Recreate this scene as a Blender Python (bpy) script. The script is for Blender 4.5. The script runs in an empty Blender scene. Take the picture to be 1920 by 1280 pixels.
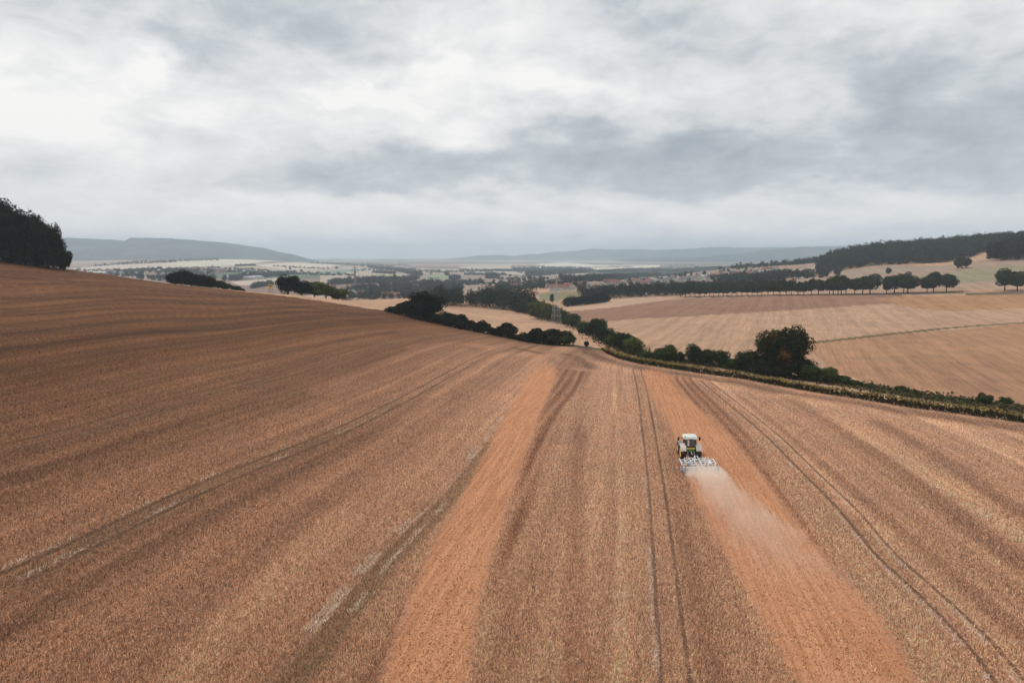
import bpy, math, random
import numpy as np
from mathutils import Vector, Matrix

# ============================================================ camera, world, sun, exposure
scene = bpy.context.scene
COL = scene.collection
random.seed(7)
RNG = np.random.default_rng(11)
PITCH = math.radians(7.2); ZC = 31.0; FPX = 1280.0
cam_d = bpy.data.cameras.new("camera"); cam_d.lens = 24.0; cam_d.sensor_width = 36.0
cam_d.clip_start = 0.5; cam_d.clip_end = 60000
cam = bpy.data.objects.new("camera", cam_d); COL.objects.link(cam)
cam.location = (0, 0, ZC); cam.rotation_euler = (math.pi/2 - PITCH, 0, 0)
scene.camera = cam
scene.view_settings.view_transform = 'Standard'; scene.view_settings.look = 'None'
scene.view_settings.exposure = 0.0; scene.view_settings.gamma = 1.0
scene.render.engine = 'CYCLES'
scene.cycles.volume_bounces = 4; scene.cycles.max_bounces = 7; scene.cycles.diffuse_bounces = 2
scene.cycles.transparent_max_bounces = 8; scene.cycles.use_denoising = True
scene.cycles.volume_step_rate = 1.0; scene.cycles.volume_max_steps = 256

SUN_EL, SUN_AZ = math.radians(46), math.radians(-48)      # azimuth measured from +Y towards +X
HAZE_DENSITY = 1.35e-4

def dir_of(px, py):
    dx, dy = (px-960)/FPX, (640-py)/FPX
    v = Vector((dx, math.cos(PITCH)+dy*math.sin(PITCH), -math.sin(PITCH)+dy*math.cos(PITCH)))
    return v.normalized()

class NT:
    """small node-tree helper"""
    def __init__(s, nt): s.nt = nt; s.n = nt.nodes; s.l = nt.links
    def new(s, t, **k):
        n = s.n.new(t)
        for a, b in k.items(): setattr(n, a, b)
        return n
    def link(s, a, b): s.l.new(a, b)
    def put(s, sock, v):
        if isinstance(v, bpy.types.NodeSocket): s.l.new(v, sock)
        elif v is not None: sock.default_value = v
    def m(s, op, a, b=None, c=None, clamp=False):
        n = s.new('ShaderNodeMath', operation=op, use_clamp=clamp)
        s.put(n.inputs[0], a); s.put(n.inputs[1], b)
        if c is not None: s.put(n.inputs[2], c)
        return n.outputs[0]
    def mix(s, f, a, b, blend='MIX'):
        n = s.new('ShaderNodeMix', data_type='RGBA', blend_type=blend)
        s.put(n.inputs[0], f)
        s.put(n.inputs[6], (*a, 1) if isinstance(a, tuple) and len(a) == 3 else a)
        s.put(n.inputs[7], (*b, 1) if isinstance(b, tuple) and len(b) == 3 else b)
        return n.outputs[2]
    def noise(s, vec, scale, detail=4, rough=0.55, dist=0.0, out=0):
        n = s.new('ShaderNodeTexNoise'); s.put(n.inputs['Vector'], vec)
        n.inputs['Scale'].default_value = scale; n.inputs['Detail'].default_value = detail
        n.inputs['Roughness'].default_value = rough; n.inputs['Distortion'].default_value = dist
        return n.outputs[out]
    def vscale(s, vec, x, y, z):
        n = s.new('ShaderNodeVectorMath', operation='MULTIPLY'); s.put(n.inputs[0], vec)
        n.inputs[1].default_value = (x, y, z); return n.outputs[0]
    def ss(s, v, a, b, x=0.0, y=1.0):
        n = s.new('ShaderNodeMapRange', interpolation_type='SMOOTHSTEP'); s.put(n.inputs[0], v)
        n.inputs[1].default_value = a; n.inputs[2].default_value = b
        n.inputs[3].default_value = x; n.inputs[4].default_value = y; return n.outputs[0]
    def ramp(s, f, stops):
        n = s.new('ShaderNodeValToRGB'); s.put(n.inputs[0], f); e = n.color_ramp.elements
        while len(e) < len(stops): e.new(0.5)
        for i, (p, c) in enumerate(stops): e[i].position = p; e[i].color = (*c, 1)
        return n.outputs[0]
    def attr(s, name, out='Fac'):
        n = s.new('ShaderNodeAttribute', attribute_name=name); return n.outputs[out]

def build_world():
    w = bpy.data.worlds.new("World"); scene.world = w; w.use_nodes = True
    t = NT(w.node_tree); t.n.clear()
    out = t.new('ShaderNodeOutputWorld'); bg = t.new('ShaderNodeBackground')
    sky = t.new('ShaderNodeTexSky', sky_type='NISHITA'); sky.sun_disc = False
    sky.sun_elevation = SUN_EL; sky.sun_rotation = SUN_AZ; sky.dust_density = 2.0
    tc = t.new('ShaderNodeTexCoord'); d = tc.outputs['Generated']
    sep = t.new('ShaderNodeSeparateXYZ'); t.link(d, sep.inputs[0])
    x, y, z = sep.outputs
    zc = t.m('MAXIMUM', z, 0.0)
    den = t.m('ADD', zc, 0.17)
    cmb = t.new('ShaderNodeCombineXYZ')
    t.link(t.m('DIVIDE', x, den), cmb.inputs[0]); t.link(t.m('DIVIDE', y, den), cmb.inputs[1])
    P = cmb.outputs[0]
    az0 = t.m('ARCTAN2', x, y); el0 = t.m('ARCSINE', z)
    c2 = t.new('ShaderNodeCombineXYZ'); t.link(az0, c2.inputs[0]); t.link(t.m('MULTIPLY', t.m('POWER', t.m('MAXIMUM', el0, 0.0), 0.8), 1.9), c2.inputs[1])
    Q = c2.outputs[0]
    n1 = t.noise(Q, 4.0, 9, 0.56, 0.3); n2 = t.noise(Q, 13.0, 8, 0.60, 0.4); n3 = t.noise(P, 2.4, 8, 0.58, 0.3)
    wv = t.new('ShaderNodeTexNoise'); t.link(Q, wv.inputs['Vector']); wv.inputs['Scale'].default_value = 7.0
    wv.inputs['Detail'].default_value = 5; wv.inputs['Roughness'].default_value = 0.55
    ws = t.new('ShaderNodeSeparateXYZ'); t.link(wv.outputs['Color'], ws.inputs[0])
    az = t.m('ARCTAN2', x, y); el = t.m('ARCSINE', z)
    az = t.m('ADD', az, t.m('MULTIPLY', t.m('SUBTRACT', ws.outputs[0], 0.5), 0.26))
    el = t.m('ADD', el, t.m('MULTIPLY', t.m('SUBTRACT', ws.outputs[1], 0.5), 0.13))
    # bright and dark places of this cloud cover: (px, py, half width, half height, amount)
    B = [(150,190,150,75,.08),(60,120,140,60,.04),(250,125,160,40,.14),(300,230,220,50,.10),(820,150,140,60,.16),(1050,175,230,45,.16),(930,60,110,60,.10),(275,118,48,22,.22),(650,172,80,14,.18),(840,238,70,10,.12),(120,208,50,30,.20),(1080,165,120,20,.16),(820,120,60,20,.14),(1660,30,90,14,.10),
         (660,175,130,28,.14),(620,225,260,40,.10),(1500,170,110,40,.08),(700,395,900,34,.12),(1650,420,260,16,.12),(280,400,420,36,.08),(1280,400,420,30,.08),(1880,30,70,60,.10),(1350,225,160,22,.08),
         (600,60,170,75,-.20),(280,60,140,50,-.15),(640,345,190,22,-.24),(880,300,300,34,-.20),(1190,285,270,45,-.13),(800,205,170,22,-.10),
         (1230,60,150,55,-.08),(1480,110,230,75,-.10),(1760,200,170,70,-.19),(1400,270,300,50,-.10),(1880,270,160,50,-.15),(1650,330,420,30,-.10),(430,180,110,35,-.10),(1330,350,260,18,-.10),
         (960,462,1500,20,-.07),(100,300,260,40,-.02),(1730,90,190,50,-.05),(1080,250,150,22,-.10)]
    acc = t.m('ADD', t.m('MULTIPLY', t.m('SUBTRACT', n1, 0.5), 0.62), t.m('ADD', t.m('MULTIPLY', t.m('SUBTRACT', n2, 0.5), 0.56), t.m('MULTIPLY', t.m('SUBTRACT', n3, 0.5), 0.26)))
    acc = t.m('ADD', acc, 0.68)
    for (px, py, sw, sh, a) in B:
        v = dir_of(px, py); a0 = math.atan2(v.x, v.y); e0 = math.asin(v.z)
        dx = t.m('DIVIDE', t.m('SUBTRACT', az, a0), sw/FPX*1.15)
        dy = t.m('DIVIDE', t.m('SUBTRACT', el, e0), sh/FPX*1.15)
        r2 = t.m('ADD', t.m('MULTIPLY', dx, dx), t.m('MULTIPLY', dy, dy))
        g = t.m('POWER', 0.42, r2)
        acc = t.m('MULTIPLY_ADD', g, a, acc)
    c = t.ramp(acc, [(0.0, (2.9, 3.35, 3.8)), (0.28, (4.0, 4.5, 4.95)), (0.46, (5.4, 5.85, 6.15)), (0.63, (7.4, 7.6, 7.7)), (0.95, (10.0, 9.9, 9.65))])
    # a warm-lavender light near the skyline
    low = t.ss(z, 0.0, 0.16, 1.0, 0.0)
    c = t.mix(t.m('MULTIPLY', low, 0.45), c, (7.9, 8.05, 8.3))
    c = t.mix(0.04, c, sky.outputs[0])
    t.link(c, bg.inputs[0]); bg.inputs[1].default_value = 0.10
    t.link(bg.outputs[0], out.inputs[0])
build_world()

sd = bpy.data.lights.new("sun", 'SUN'); sd.energy = 1.5; sd.angle = math.radians(14); sd.color = (1.0, 0.95, 0.88)
sun = bpy.data.objects.new("sun", sd); COL.objects.link(sun)
sv = Vector((math.sin(SUN_AZ)*math.cos(SUN_EL), math.cos(SUN_AZ)*math.cos(SUN_EL), math.sin(SUN_EL)))
sun.rotation_euler = sv.to_track_quat('Z', 'Y').to_euler(); sun.location = (0, 0, 200)

# ============================================================ helpers
def tag(o, label=None, cat=None, group=None, kind=None):
    if label: o['label'] = label
    if cat: o['category'] = cat
    if group: o['group'] = group
    if kind: o['kind'] = kind
    return o
def link(o, parent=None):
    COL.objects.link(o)
    if parent is not None: o.parent = parent
    return o
def empty(name, loc=(0, 0, 0), rz=0.0):
    o = bpy.data.objects.new(name, None); o.location = loc; o.rotation_euler = (0, 0, rz); o.empty_display_size = 0.5
    return link(o)
def copy_tree(o, parent=None):
    c = o.copy(); COL.objects.link(c); c.parent = parent
    for ch in o.children: copy_tree(ch, c)
    return c
def quads_mesh(name, V, Fq, mats, smooth=False, mi=None):
    """V (n,3), Fq (m,4) int arrays -> mesh"""
    V = np.asarray(V, dtype=np.float32); Fq = np.asarray(Fq, dtype=np.int32)
    me = bpy.data.meshes.new(name)
    me.vertices.add(len(V)); me.vertices.foreach_set('co', V.ravel())
    k = Fq.shape[1]
    me.loops.add(Fq.size); me.loops.foreach_set('vertex_index', Fq.ravel())
    me.polygons.add(len(Fq)); me.polygons.foreach_set('loop_start', np.arange(0, Fq.size, k, dtype=np.int32))
    if mi is not None: me.polygons.foreach_set('material_index', np.asarray(mi, dtype=np.int32))
    if smooth: me.polygons.foreach_set('use_smooth', np.ones(len(Fq), dtype=bool))
    for m in (mats if isinstance(mats, (list, tuple)) else [mats]): me.materials.append(m)
    me.update(calc_edges=True); me.validate()
    return me
def mobj(name, me, parent=None, loc=(0, 0, 0), rot=(0, 0, 0), scale=(1, 1, 1)):
    o = bpy.data.objects.new(name, me); o.location = loc; o.rotation_euler = rot; o.scale = scale
    return link(o, parent)

class MB:
    """collects boxes, tubes and lathes into one mesh"""
    def __init__(s): s.v = []; s.f = []
    def add(s, vs, fs):
        b = len(s.v); s.v += [tuple(p) for p in vs]; s.f += [tuple(b+i for i in f) for f in fs]; return s
    def box(s, c, d, rot=None, taper=1.0):
        hx, hy, hz = d[0]/2, d[1]/2, d[2]/2; vs = []
        for k in (-1, 1):
            q = taper if k > 0 else 1.0
            for (i, j) in ((-1, -1), (1, -1), (1, 1), (-1, 1)): vs.append(Vector((i*hx*q, j*hy*q, k*hz)))
        if rot is not None: vs = [rot @ p for p in vs]
        vs = [p+Vector(c) for p in vs]
        return s.add(vs, [(3, 2, 1, 0), (4, 5, 6, 7), (0, 1, 5, 4), (1, 2, 6, 5), (2, 3, 7, 6), (3, 0, 4, 7)])
    def tube(s, a, b, r, r2=None, n=8):
        a, b = Vector(a), Vector(b); r2 = r if r2 is None else r2
        d = (b-a); q = d.to_track_quat('Z', 'Y').to_matrix(); vs = []
        for (p, rr) in ((a, r), (b, r2)):
            for i in range(n):
                t = 2*math.pi*i/n; vs.append(p+q @ Vector((math.cos(t)*rr, math.sin(t)*rr, 0)))
        fs = [(i, (i+1) % n, n+(i+1) % n, n+i) for i in range(n)]
        fs += [tuple(reversed(range(n))), tuple(range(n, 2*n))]
        return s.add(vs, fs)
    def lathe_x(s, c, prof, n=28):
        """profile [(x, r)] turned about the X axis through c"""
        vs = []; k = len(prof)
        for i in range(n):
            t = 2*math.pi*i/n
            for (x, r) in prof: vs.append((c[0]+x, c[1]+math.cos(t)*r, c[2]+math.sin(t)*r))
        fs = []
        for i in range(n):
            for j in range(k-1):
                a = i*k+j; b = ((i+1) % n)*k+j; fs.append((a, a+1, b+1, b))
        return s.add(vs, fs)
    def build(s, name, mat, parent=None, bevel=0.0, loc=(0, 0, 0), smooth=False):
        me = bpy.data.meshes.new(name); me.from_pydata([tuple(p) for p in s.v], [], s.f); me.materials.append(mat); me.update()
        if smooth:
            for p in me.polygons: p.use_smooth = True
        o = mobj(name, me, parent, loc)
        if bevel:
            b = o.modifiers.new('bevel', 'BEVEL'); b.width = bevel; b.segments = 2; b.limit_method = 'ANGLE'
        return o

def mat_basic(name, col, rough=0.6, metal=0.0, var=0.15, scale=3.0, spec=0.3):
    m = bpy.data.materials.new(name); m.use_nodes = True; t = NT(m.node_tree)
    bs = t.n['Principled BSDF']; tc = t.new('ShaderNodeTexCoord')
    nz = t.noise(tc.outputs['Object'], scale, 5, 0.6)
    f = t.ss(nz, 0.3, 0.7)
    c2 = tuple(c*(1-var) for c in col); c1 = tuple(min(1, c*(1+var)) for c in col)
    t.link(t.mix(f, c2, c1), bs.inputs['Base Color'])
    bs.inputs['Roughness'].default_value = rough; bs.inputs['Metallic'].default_value = metal
    bs.inputs['Specular IOR Level'].default_value = spec
    return m
def mat_leaf(name, dark, light, scale=0.35, warm=None):
    m = bpy.data.materials.new(name); m.use_nodes = True; t = NT(m.node_tree)
    bs = t.n['Principled BSDF']; tc = t.new('ShaderNodeTexCoord'); g = t.new('ShaderNodeNewGeometry'); oi = t.new('ShaderNodeObjectInfo')
    nz = t.ss(t.noise(tc.outputs['Object'], scale, 3, 0.5), 0.36, 0.66)
    f = t.m('ADD', t.m('MULTIPLY', nz, 0.45), t.m('MULTIPLY', g.outputs['Random Per Island'], 0.4))
    f = t.m('ADD', f, t.m('MULTIPLY', oi.outputs['Random'], 0.15))
    c = t.mix(f, dark, light)
    if warm:
        w = t.ss(t.noise(tc.outputs['Object'], scale*0.7, 4, 0.6), 0.52, 0.68)
        c = t.mix(t.m('MULTIPLY', w, t.m('MULTIPLY', g.outputs['Random Per Island'], 1.0)), c, warm)
    t.link(c, bs.inputs['Base Color']); bs.inputs['Roughness'].default_value = 0.75
    bs.inputs['Specular IOR Level'].default_value = 0.0
    return m

LEAF_BLACK = mat_leaf('leaf_deep', (.003, .005, .002), (.020, .030, .013))
LEAF_DARK = mat_leaf('leaf_dark', (.006, .012, .004), (.046, .070, .022))
LEAF_MID = mat_leaf('leaf_mid', (.010, .018, .006), (.075, .105, .028))
LEAF_OLIVE = mat_leaf('leaf_olive', (.014, .022, .006), (.135, .155, .036))
LEAF_OAK = mat_leaf('leaf_autumn_tint', (.004, .007, .003), (.036, .044, .014), 0.3, (.24, .115, .025))
LEAF_HEDGE = mat_leaf('leaf_hedge', (.005, .008, .003), (.030, .034, .013), 0.5, (.10, .048, .016))
BARK = mat_basic('bark', (.045, .036, .028), 0.9, var=.4, scale=6)

# ============================================================ terrain
def slope(py): return -math.tan(PITCH+math.atan((py-640)/FPX))
CP = [(0,1280,41),(0,1080,52.5),(0,900,71),(0,700,115),(0,600,163),(0,540,212),(0,490,275),
(200,1280,42.6),(200,900,75),(200,700,123),(200,600,179),(200,515,285),
(400,1280,44),(400,900,79.5),(400,700,135),(400,600,207),(400,541,310),
(560,900,83),(560,700,148),(560,559,300),(560,553,340),
(740,1280,45.5),(740,900,88),(740,700,160),(740,588,280),(740,575,400),(740,567,470),(740,560,700),
(900,1280,45.8),(900,900,90),(900,700,168),(900,628,230),(900,612,340),(900,600,430),(900,580,520),(900,572,560),
(1080,1000,73),(1080,800,120),(1080,700,172),(1080,650,220),(1080,640,255),(1060,600,420),(1060,585,500),(1060,575,600),(1080,565,700),(1080,545,950),(1060,525,1500),
(1293,862,101),(1300,692,182),(1300,670,213),(1300,640,255),(1300,600,340),(1300,580,430),(1300,565,560),(1300,556,680),(1300,548,800),(1300,530,1150),(1300,512,1550),
(1500,1280,46),(1500,1000,73),(1500,725,156),(1500,705,180),(1500,640,262),(1500,600,350),(1500,575,440),(1500,552,560),(1500,540,680),(1500,520,900),(1500,497,1350),
(1700,760,138),(1700,735,155),(1700,690,190),(1700,640,255),(1700,600,350),(1700,570,450),(1700,549,530),(1700,530,620),(1700,510,760),(1700,497,900),
(1920,1280,46),(1920,900,91),(1920,790,123),(1920,765,135),(1920,700,180),(1920,640,245),(1920,600,330),(1920,570,420),(1920,549,470),(1920,525,550),(1920,500,670),(1920,483,760),
(1850,487,760),(1800,490,900),(1600,505,950),(1540,515,1000),(1440,499,1500),(1350,505,1600),(1200,525,1650),
(200,520,1500),(250,510,2200),(200,497,3000),(400,487,3600),(500,490,3600),(150,500,3000),(450,520,1900),(600,520,1900),(560,500,3300),(640,492,6000)]
CZ = [(0,330,30),(0,450,28),(0,700,5),(0,1200,-25),(200,350,19),(200,450,5),(200,900,-30),(400,360,13),(400,430,4),(400,600,-18),(400,1000,-34),
(560,450,0),(560,700,-22),(560,1000,-36),(740,1000,-32),(900,800,-22),(900,1200,-33),(1300,2500,-38),(1000,2000,-38),(800,2000,-38),(600,2600,-37),
(1700,1150,39),(1700,1700,30),(1850,950,40),(1920,950,46),(1920,1600,45),(1800,1250,48),(1600,1180,33),(1540,1350,20),(1540,1900,0),(1350,2600,-32),
(0,2500,-25),(0,4500,-10),(300,5000,0),(1700,3000,-5),(1500,3500,-30)]
for q in range(0, 2001, 400):
    for Y in (8000, 14000, 26000): CZ.append((q, Y, -39))
for q in (0, 500, 1000, 1500, 1920): CZ.append((q, 15, 0.3 if q > 500 else 1.2))
def _cp(px, py, Y): 
    dy = (640-py)/FPX; k = math.cos(PITCH)+dy*math.sin(PITCH); return ((px-960)/FPX/k*Y, Y)
rows = []
for px, py, Y in CP: x, y = _cp(px, py, Y); rows.append((x, y, ZC+Y*slope(py)))
for px, Y, z in CZ: x, y = _cp(px, 560, Y); rows.append((x, y, z))
_A = np.array(rows); KA = 3.2
_X = np.stack([np.arctan2(_A[:, 0], _A[:, 1])*KA, np.log(np.hypot(_A[:, 0], _A[:, 1]))], -1)
def _U(r2): return 0.5*r2*np.log(r2+1e-12)
def tps_fit(X, v, reg):
    n = len(X); K = _U(((X[:, None]-X[None])**2).sum(-1)); M = np.zeros((n+3, n+3)); Pm = np.c_[np.ones(n), X]
    M[:n, :n] = K+np.eye(n)*reg; M[:n, n:] = Pm; M[n:, :n] = Pm.T
    return np.linalg.solve(M, np.r_[v, 0, 0, 0])
def tps_eval(X, W, q):
    n = len(X); out = np.empty(len(q))
    for i in range(0, len(q), 16000):
        s = q[i:i+16000]; r2 = ((s[:, None]-X[None])**2).sum(-1)
        out[i:i+16000] = _U(r2) @ W[:n]+W[n]+s @ W[n+1:]
    return out
_W = tps_fit(_X, _A[:, 2], 0.002)
def H(x, y):
    x = np.atleast_1d(np.asarray(x, float)); y = np.atleast_1d(np.asarray(y, float))
    az = np.arctan2(x, y); r = np.maximum(np.hypot(x, y), 12.0)
    a = np.abs(az); a2 = np.where(a > 0.72, 0.72*(math.pi-a)/(math.pi-0.72), a)
    return tps_eval(_X, _W, np.stack([np.sign(az)*a2*KA, np.log(r)], -1))
def gz(x, y): return float(H(x, y)[0])
def at(px, py, ymin=20.0):
    """the world point of the terrain seen at a photograph pixel (first one farther than ymin)"""
    d = dir_of(px, py); Y = np.exp(np.linspace(math.log(ymin), math.log(13000), 900))
    x = d.x/d.y*Y; zr = ZC+Y*d.z/d.y; e = H(x, Y)-zr
    s = (e[1:] > 0) & (e[:-1] <= 0); i = int(np.argmax(s))
    if not s.any(): i = int(np.argmin(np.abs(e[:-1]))); t = 0
    else: t = -e[i]/(e[i+1]-e[i])
    yy = Y[i]+t*(Y[i+1]-Y[i]); xx = d.x/d.y*yy
    return Vector((xx, yy, gz(xx, yy)))
def gp(px, Y, py=560):
    d = dir_of(px, py); x = d.x/d.y*Y; return Vector((x, Y, gz(x, Y)))
def P2(pts, ymin=20.0): return [tuple(at(px, py, ymin)[:2]) for px, py in pts]
def inpoly(x, y, poly):
    c = np.zeros(len(x), bool); n = len(poly); j = n-1
    for i in range(n):
        xi, yi = poly[i]; xj, yj = poly[j]
        c ^= ((yi > y) != (yj > y)) & (x < (xj-xi)*(y-yi)/((yj-yi) or 1e-9)+xi); j = i
    return c
def dline(x, y, pl):
    """distance to a plan polyline"""
    d = np.full(len(x), 1e9)
    for (ax, ay), (bx, by) in zip(pl[:-1], pl[1:]):
        vx, vy = bx-ax, by-ay; L = vx*vx+vy*vy+1e-9
        t = np.clip(((x-ax)*vx+(y-ay)*vy)/L, 0, 1)
        d = np.minimum(d, np.hypot(x-ax-t*vx, y-ay-t*vy))
    return d
def smooth_line(pl, n=6):
    pl = [Vector((*p, 0)) for p in pl]; out = []
    for i in range(len(pl)-1):
        p0 = pl[max(i-1, 0)]; p1 = pl[i]; p2 = pl[i+1]; p3 = pl[min(i+2, len(pl)-1)]
        for k in range(n):
            t = k/n
            q = 0.5*((2*p1)+(-p0+p2)*t+(2*p0-5*p1+4*p2-p3)*t*t+(-p0+3*p1-3*p2+p3)*t**3); out.append((q.x, q.y))
    out.append((pl[-1].x, pl[-1].y)); return out

# value noise for the vertex masks (plan coordinates, metres)
_vn = RNG.random((256, 256))
def vnoise(x, y):
    xi = np.floor(x).astype(int); yi = np.floor(y).astype(int); fx = x-xi; fy = y-yi
    fx = fx*fx*(3-2*fx); fy = fy*fy*(3-2*fy)
    g = lambda i, j: _vn[i % 256, j % 256]
    return (g(xi, yi)*(1-fx)+g(xi+1, yi)*fx)*(1-fy)+(g(xi, yi+1)*(1-fx)+g(xi+1, yi+1)*fx)*fy
def fbm(x, y, o=4):
    s = 0; a = 0.5
    for k in range(o): s = s+a*vnoise(x*2**k+17*k, y*2**k+31*k); a *= 0.5
    return s/(1-0.5**o)

# tramline pairs of the near field, traced on the ground
TR = {
 'a': [(0,695),(230,655),(500,620),(675,602)], 'b': [(0,832),(200,782),(400,727),(600,673),(780,629),(830,627)],
 'c': [(0,1075),(200,985),(375,905),(560,832),(750,745),(880,675),(925,657)],
 'd': [(500,1280),(600,1170),(705,1045),(760,990),(850,900),(945,780)],
 'e': [(1240,1280),(1226,1050),(1215,900),(1204,800),(1195,730),(1186,690)],
 'f': [(1870,1280),(1800,1190),(1720,1110),(1640,1035),(1570,950),(1500,880),(1430,810),(1370,760),(1312,712)]}
TRW = {k: smooth_line(P2(v)) for k, v in TR.items()}
_rp = []; _rv = []
for k, u in zip('abcdef', (-72, -48, -24, 0, 24, 48)):
    for p in TRW[k][::3]: _rp.append(p); _rv.append(u)
_rp = np.array(_rp)/60.0; _WR = tps_fit(_rp, np.array(_rv, float), 0.05)
def rowu(x, y): return tps_eval(_rp, _WR, np.stack([x, y], -1)/60.0)

# outline of the near field in plan
MZ = [(1128,655),(1140,664),(1165,674),(1200,682),(1250,690),(1300,698),(1400,712),(1500,731),(1600,746),(1700,763),(1800,776),(1920,793)]
MAIZE = smooth_line(P2(MZ), 4)
_dx = MAIZE[-1][0]-MAIZE[-6][0]; _dy = MAIZE[-1][1]-MAIZE[-6][1]
MAIZE += [(MAIZE[-1][0]+_dx*k, MAIZE[-1][1]+_dy*k) for k in (1, 2, 3, 5)]
CREST = [tuple(gp(px, Y)[:2]) for px, Y in ((-900, 300), (-300, 300), (0, 298), (200, 300), (400, 318), (560, 302), (650, 292), (740, 284), (830, 262), (900, 240), (1000, 226), (1080, 221), (1124, 216))]
NEAR = CREST+MAIZE+[(600, -400), (-900, -400)]

def build_ground():
    azf = np.linspace(-0.70, 0.70, 1000)
    side = np.linspace(0.70, math.pi, 40)[1:]
    az = np.r_[-side[::-1], azf, side[:-1]]
    thet = np.arange(math.radians(36), math.radians(1.7), -0.00125)
    r1 = 30.0/np.tan(thet)
    r2 = np.exp(np.arange(math.log(r1[-1]), math.log(14200), 0.017))[1:]
    r = np.r_[[1.5, 5, 9, 13, 17, 21, 25, 29, 33, 36, 39], r1, r2]
    nr, na = len(r), len(az)
    Rr, Az = np.meshgrid(r, az, indexing='ij')
    x = (Rr*np.sin(Az)).ravel(); y = (Rr*np.cos(Az)).ravel(); R = Rr.ravel(); A = Az.ravel()
    z = H(x, y); N = len(x)
    near = inpoly(x, y, NEAR)
    u = np.zeros(N); ni = np.where((R < 420))[0]; u[ni] = rowu(x[ni], y[ni])
    # ---------- colour of the fields beyond
    c = np.empty((N, 3)); c[:] = (.50, .345, .245)
    stub = np.full(N, .55)
    far = R > 1150
    # patchwork of far fields (cells along two slanted directions)
    cw = RNG.random((64, 64)); pal = .86*np.array([(.40, .30, .235), (.30, .21, .165), (.48, .40, .31), (.24, .17, .14), (.14, .18, .10), (.36, .27, .21), (.31, .22, .18), (.55, .47, .37)])
    wx = x+260*fbm(x/900, y/900, 2); wy = y+260*fbm(x/900+9, y/900+5, 2)
    a1 = (wx*.94+wy*.34)/520; j = np.floor(a1).astype(int); a2 = (-wx*.34+wy*.94)/620+((j*37) % 11)/11.0; k = np.floor(a2).astype(int)
    idx = (cw[j % 64, k % 64]*len(pal)).astype(int)
    c[far] = pal[idx[far]]; stub[far] = .1
    def poly(pts, col, ymin=20, st=.4, soft=0):
        m = inpoly(x, y, P2(pts, ymin)) & ~near; c[m] = col; stub[m] = st; return m
    mid = ~near & (R < 1150)
    m = mid & (A > 0.0); c[m] = (.465, .288, .186)
    # left of the stream: pale stubble
    m = mid & (A < 0.11); c[m] = (.50, .305, .195)
    # right of the stream, brown field behind the pale one
    poly([(1040,590),(1060,584),(1180,570),(1290,559),(1400,556),(1660,553),(1700,554),(1640,560),(1700,566),(1560,576),(1440,584),(1300,593),(1160,600),(1075,606)], (.29, .162, .105), 300, .5)
    poly([(1050,584),(1055,579),(1130,560),(1290,556.5),(1240,563),(1160,575),(1060,584)], (.50, .33, .225), 300, .5)
    poly([(1640,560),(1700,554.5),(1950,551.5),(2100,551),(2100,572),(1920,577),(1780,583),(1700,576)], (.40, .220, .115), 300, .5)
    poly([(1510,648),(1560,640),(1700,625),(1920,606),(2300,580),(2300,830),(1920,756),(1840,750),(1750,737),(1640,718),(1570,700)], (.40, .220, .128), 120, .6)
    # slope beyond the avenue
    poly([(1400,548),(1560,548),(1925,546),(2300,546),(2300,478),(1920,483),(1850,487),(1700,497),(1540,515),(1440,532)], (.36, .25, .185), 500, .4)
    poly([(1400,548),(1600,546),(1925,545),(2200,544),(2200,527),(1920,531),(1760,533),(1560,537)], (.40, .265, .19), 500, .4)
    poly([(1620,536),(1690,523),(1760,513),(1860,500),(1925,496),(2200,490),(2200,527),(1920,531),(1760,533)], (.27, .235, .15), 540, .2)
    poly([(1560,512),(1700,499),(1850,489),(1860,494),(1720,508),(1600,520)], (.33, .25, .19), 600, .2)
    poly([(1425,503),(1520,490),(1545,487),(1545,493),(1450,508)], (.36, .23, .17), 900, .2)
    # olive meadow and village greens
    poly([(1010,549),(1098,546),(1085,556),(1060,561),(1030,566),(1010,562)], (.235, .20, .11), 600, .2)
    poly([(920,553),(975,549),(975,557),(920,558)], (.18, .175, .09), 600, .2)
    # far valley
    for pts, col in (([(300,494),(400,487),(480,486),(530,490),(450,497),(370,501)], (.62, .56, .46)), ([(130,503),(200,497),(300,494),(370,501),(290,505),(170,512)], (.58, .50, .42)),
                     ([(480,497),(560,492),(640,497),(600,505),(530,505)], (.62, .55, .45)), ([(525,514),(640,506),(700,503),(640,513),(540,518)], (.17, .25, .17)),
                     ([(600,516),(700,512),(770,512),(785,521),(700,525),(600,531)], (.42, .35, .28)), ([(430,528),(520,521),(520,532),(450,535)], (.55, .45, .37)),
                     ([(985,502),(1010,495),(1060,492),(1110,496),(1210,503),(1150,506),(1080,505)], (.68, .62, .50)), ([(640,510),(700,507),(775,518),(720,520)], (.46, .38, .27)),
                     ([(1180,499),(1240,497),(1235,501),(1190,502)], (.7, .64, .5)), ([(790,517),(840,513),(845,524),(800,525)], (.26, .29, .19)),
                     ([(630,541),(790,531),(800,536),(700,541)], (.37, .29, .26)), ([(860,500),(960,498),(960,506),(870,506)], (.52, .43, .35))):
        poly(pts, col, 1100, .1)
    # stream corridor and margins: grass
    STREAM = smooth_line(P2([(1990,775),(1920,768),(1800,752),(1700,738),(1560,716),(1400,693),(1250,672),(1200,662),(1165,648),(1120,622),(1075,606),(1030,596),(1000,583)], 120), 4)
    globals()['STREAM'] = STREAM
    sel = np.where(mid & (R < 700))[0]
    d = dline(x[sel], y[sel], STREAM)+3.0*(fbm(x[sel]/6, y[sel]/6)-.5)
    m = sel[d < 5.0]; c[m] = (.13, .105, .050); stub[m] = .5
    d2 = dline(x[sel], y[sel], smooth_line(P2([(1505,644),(1600,634),(1700,623),(1800,613),(1925,604),(2300,582)], 120), 4))
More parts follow.
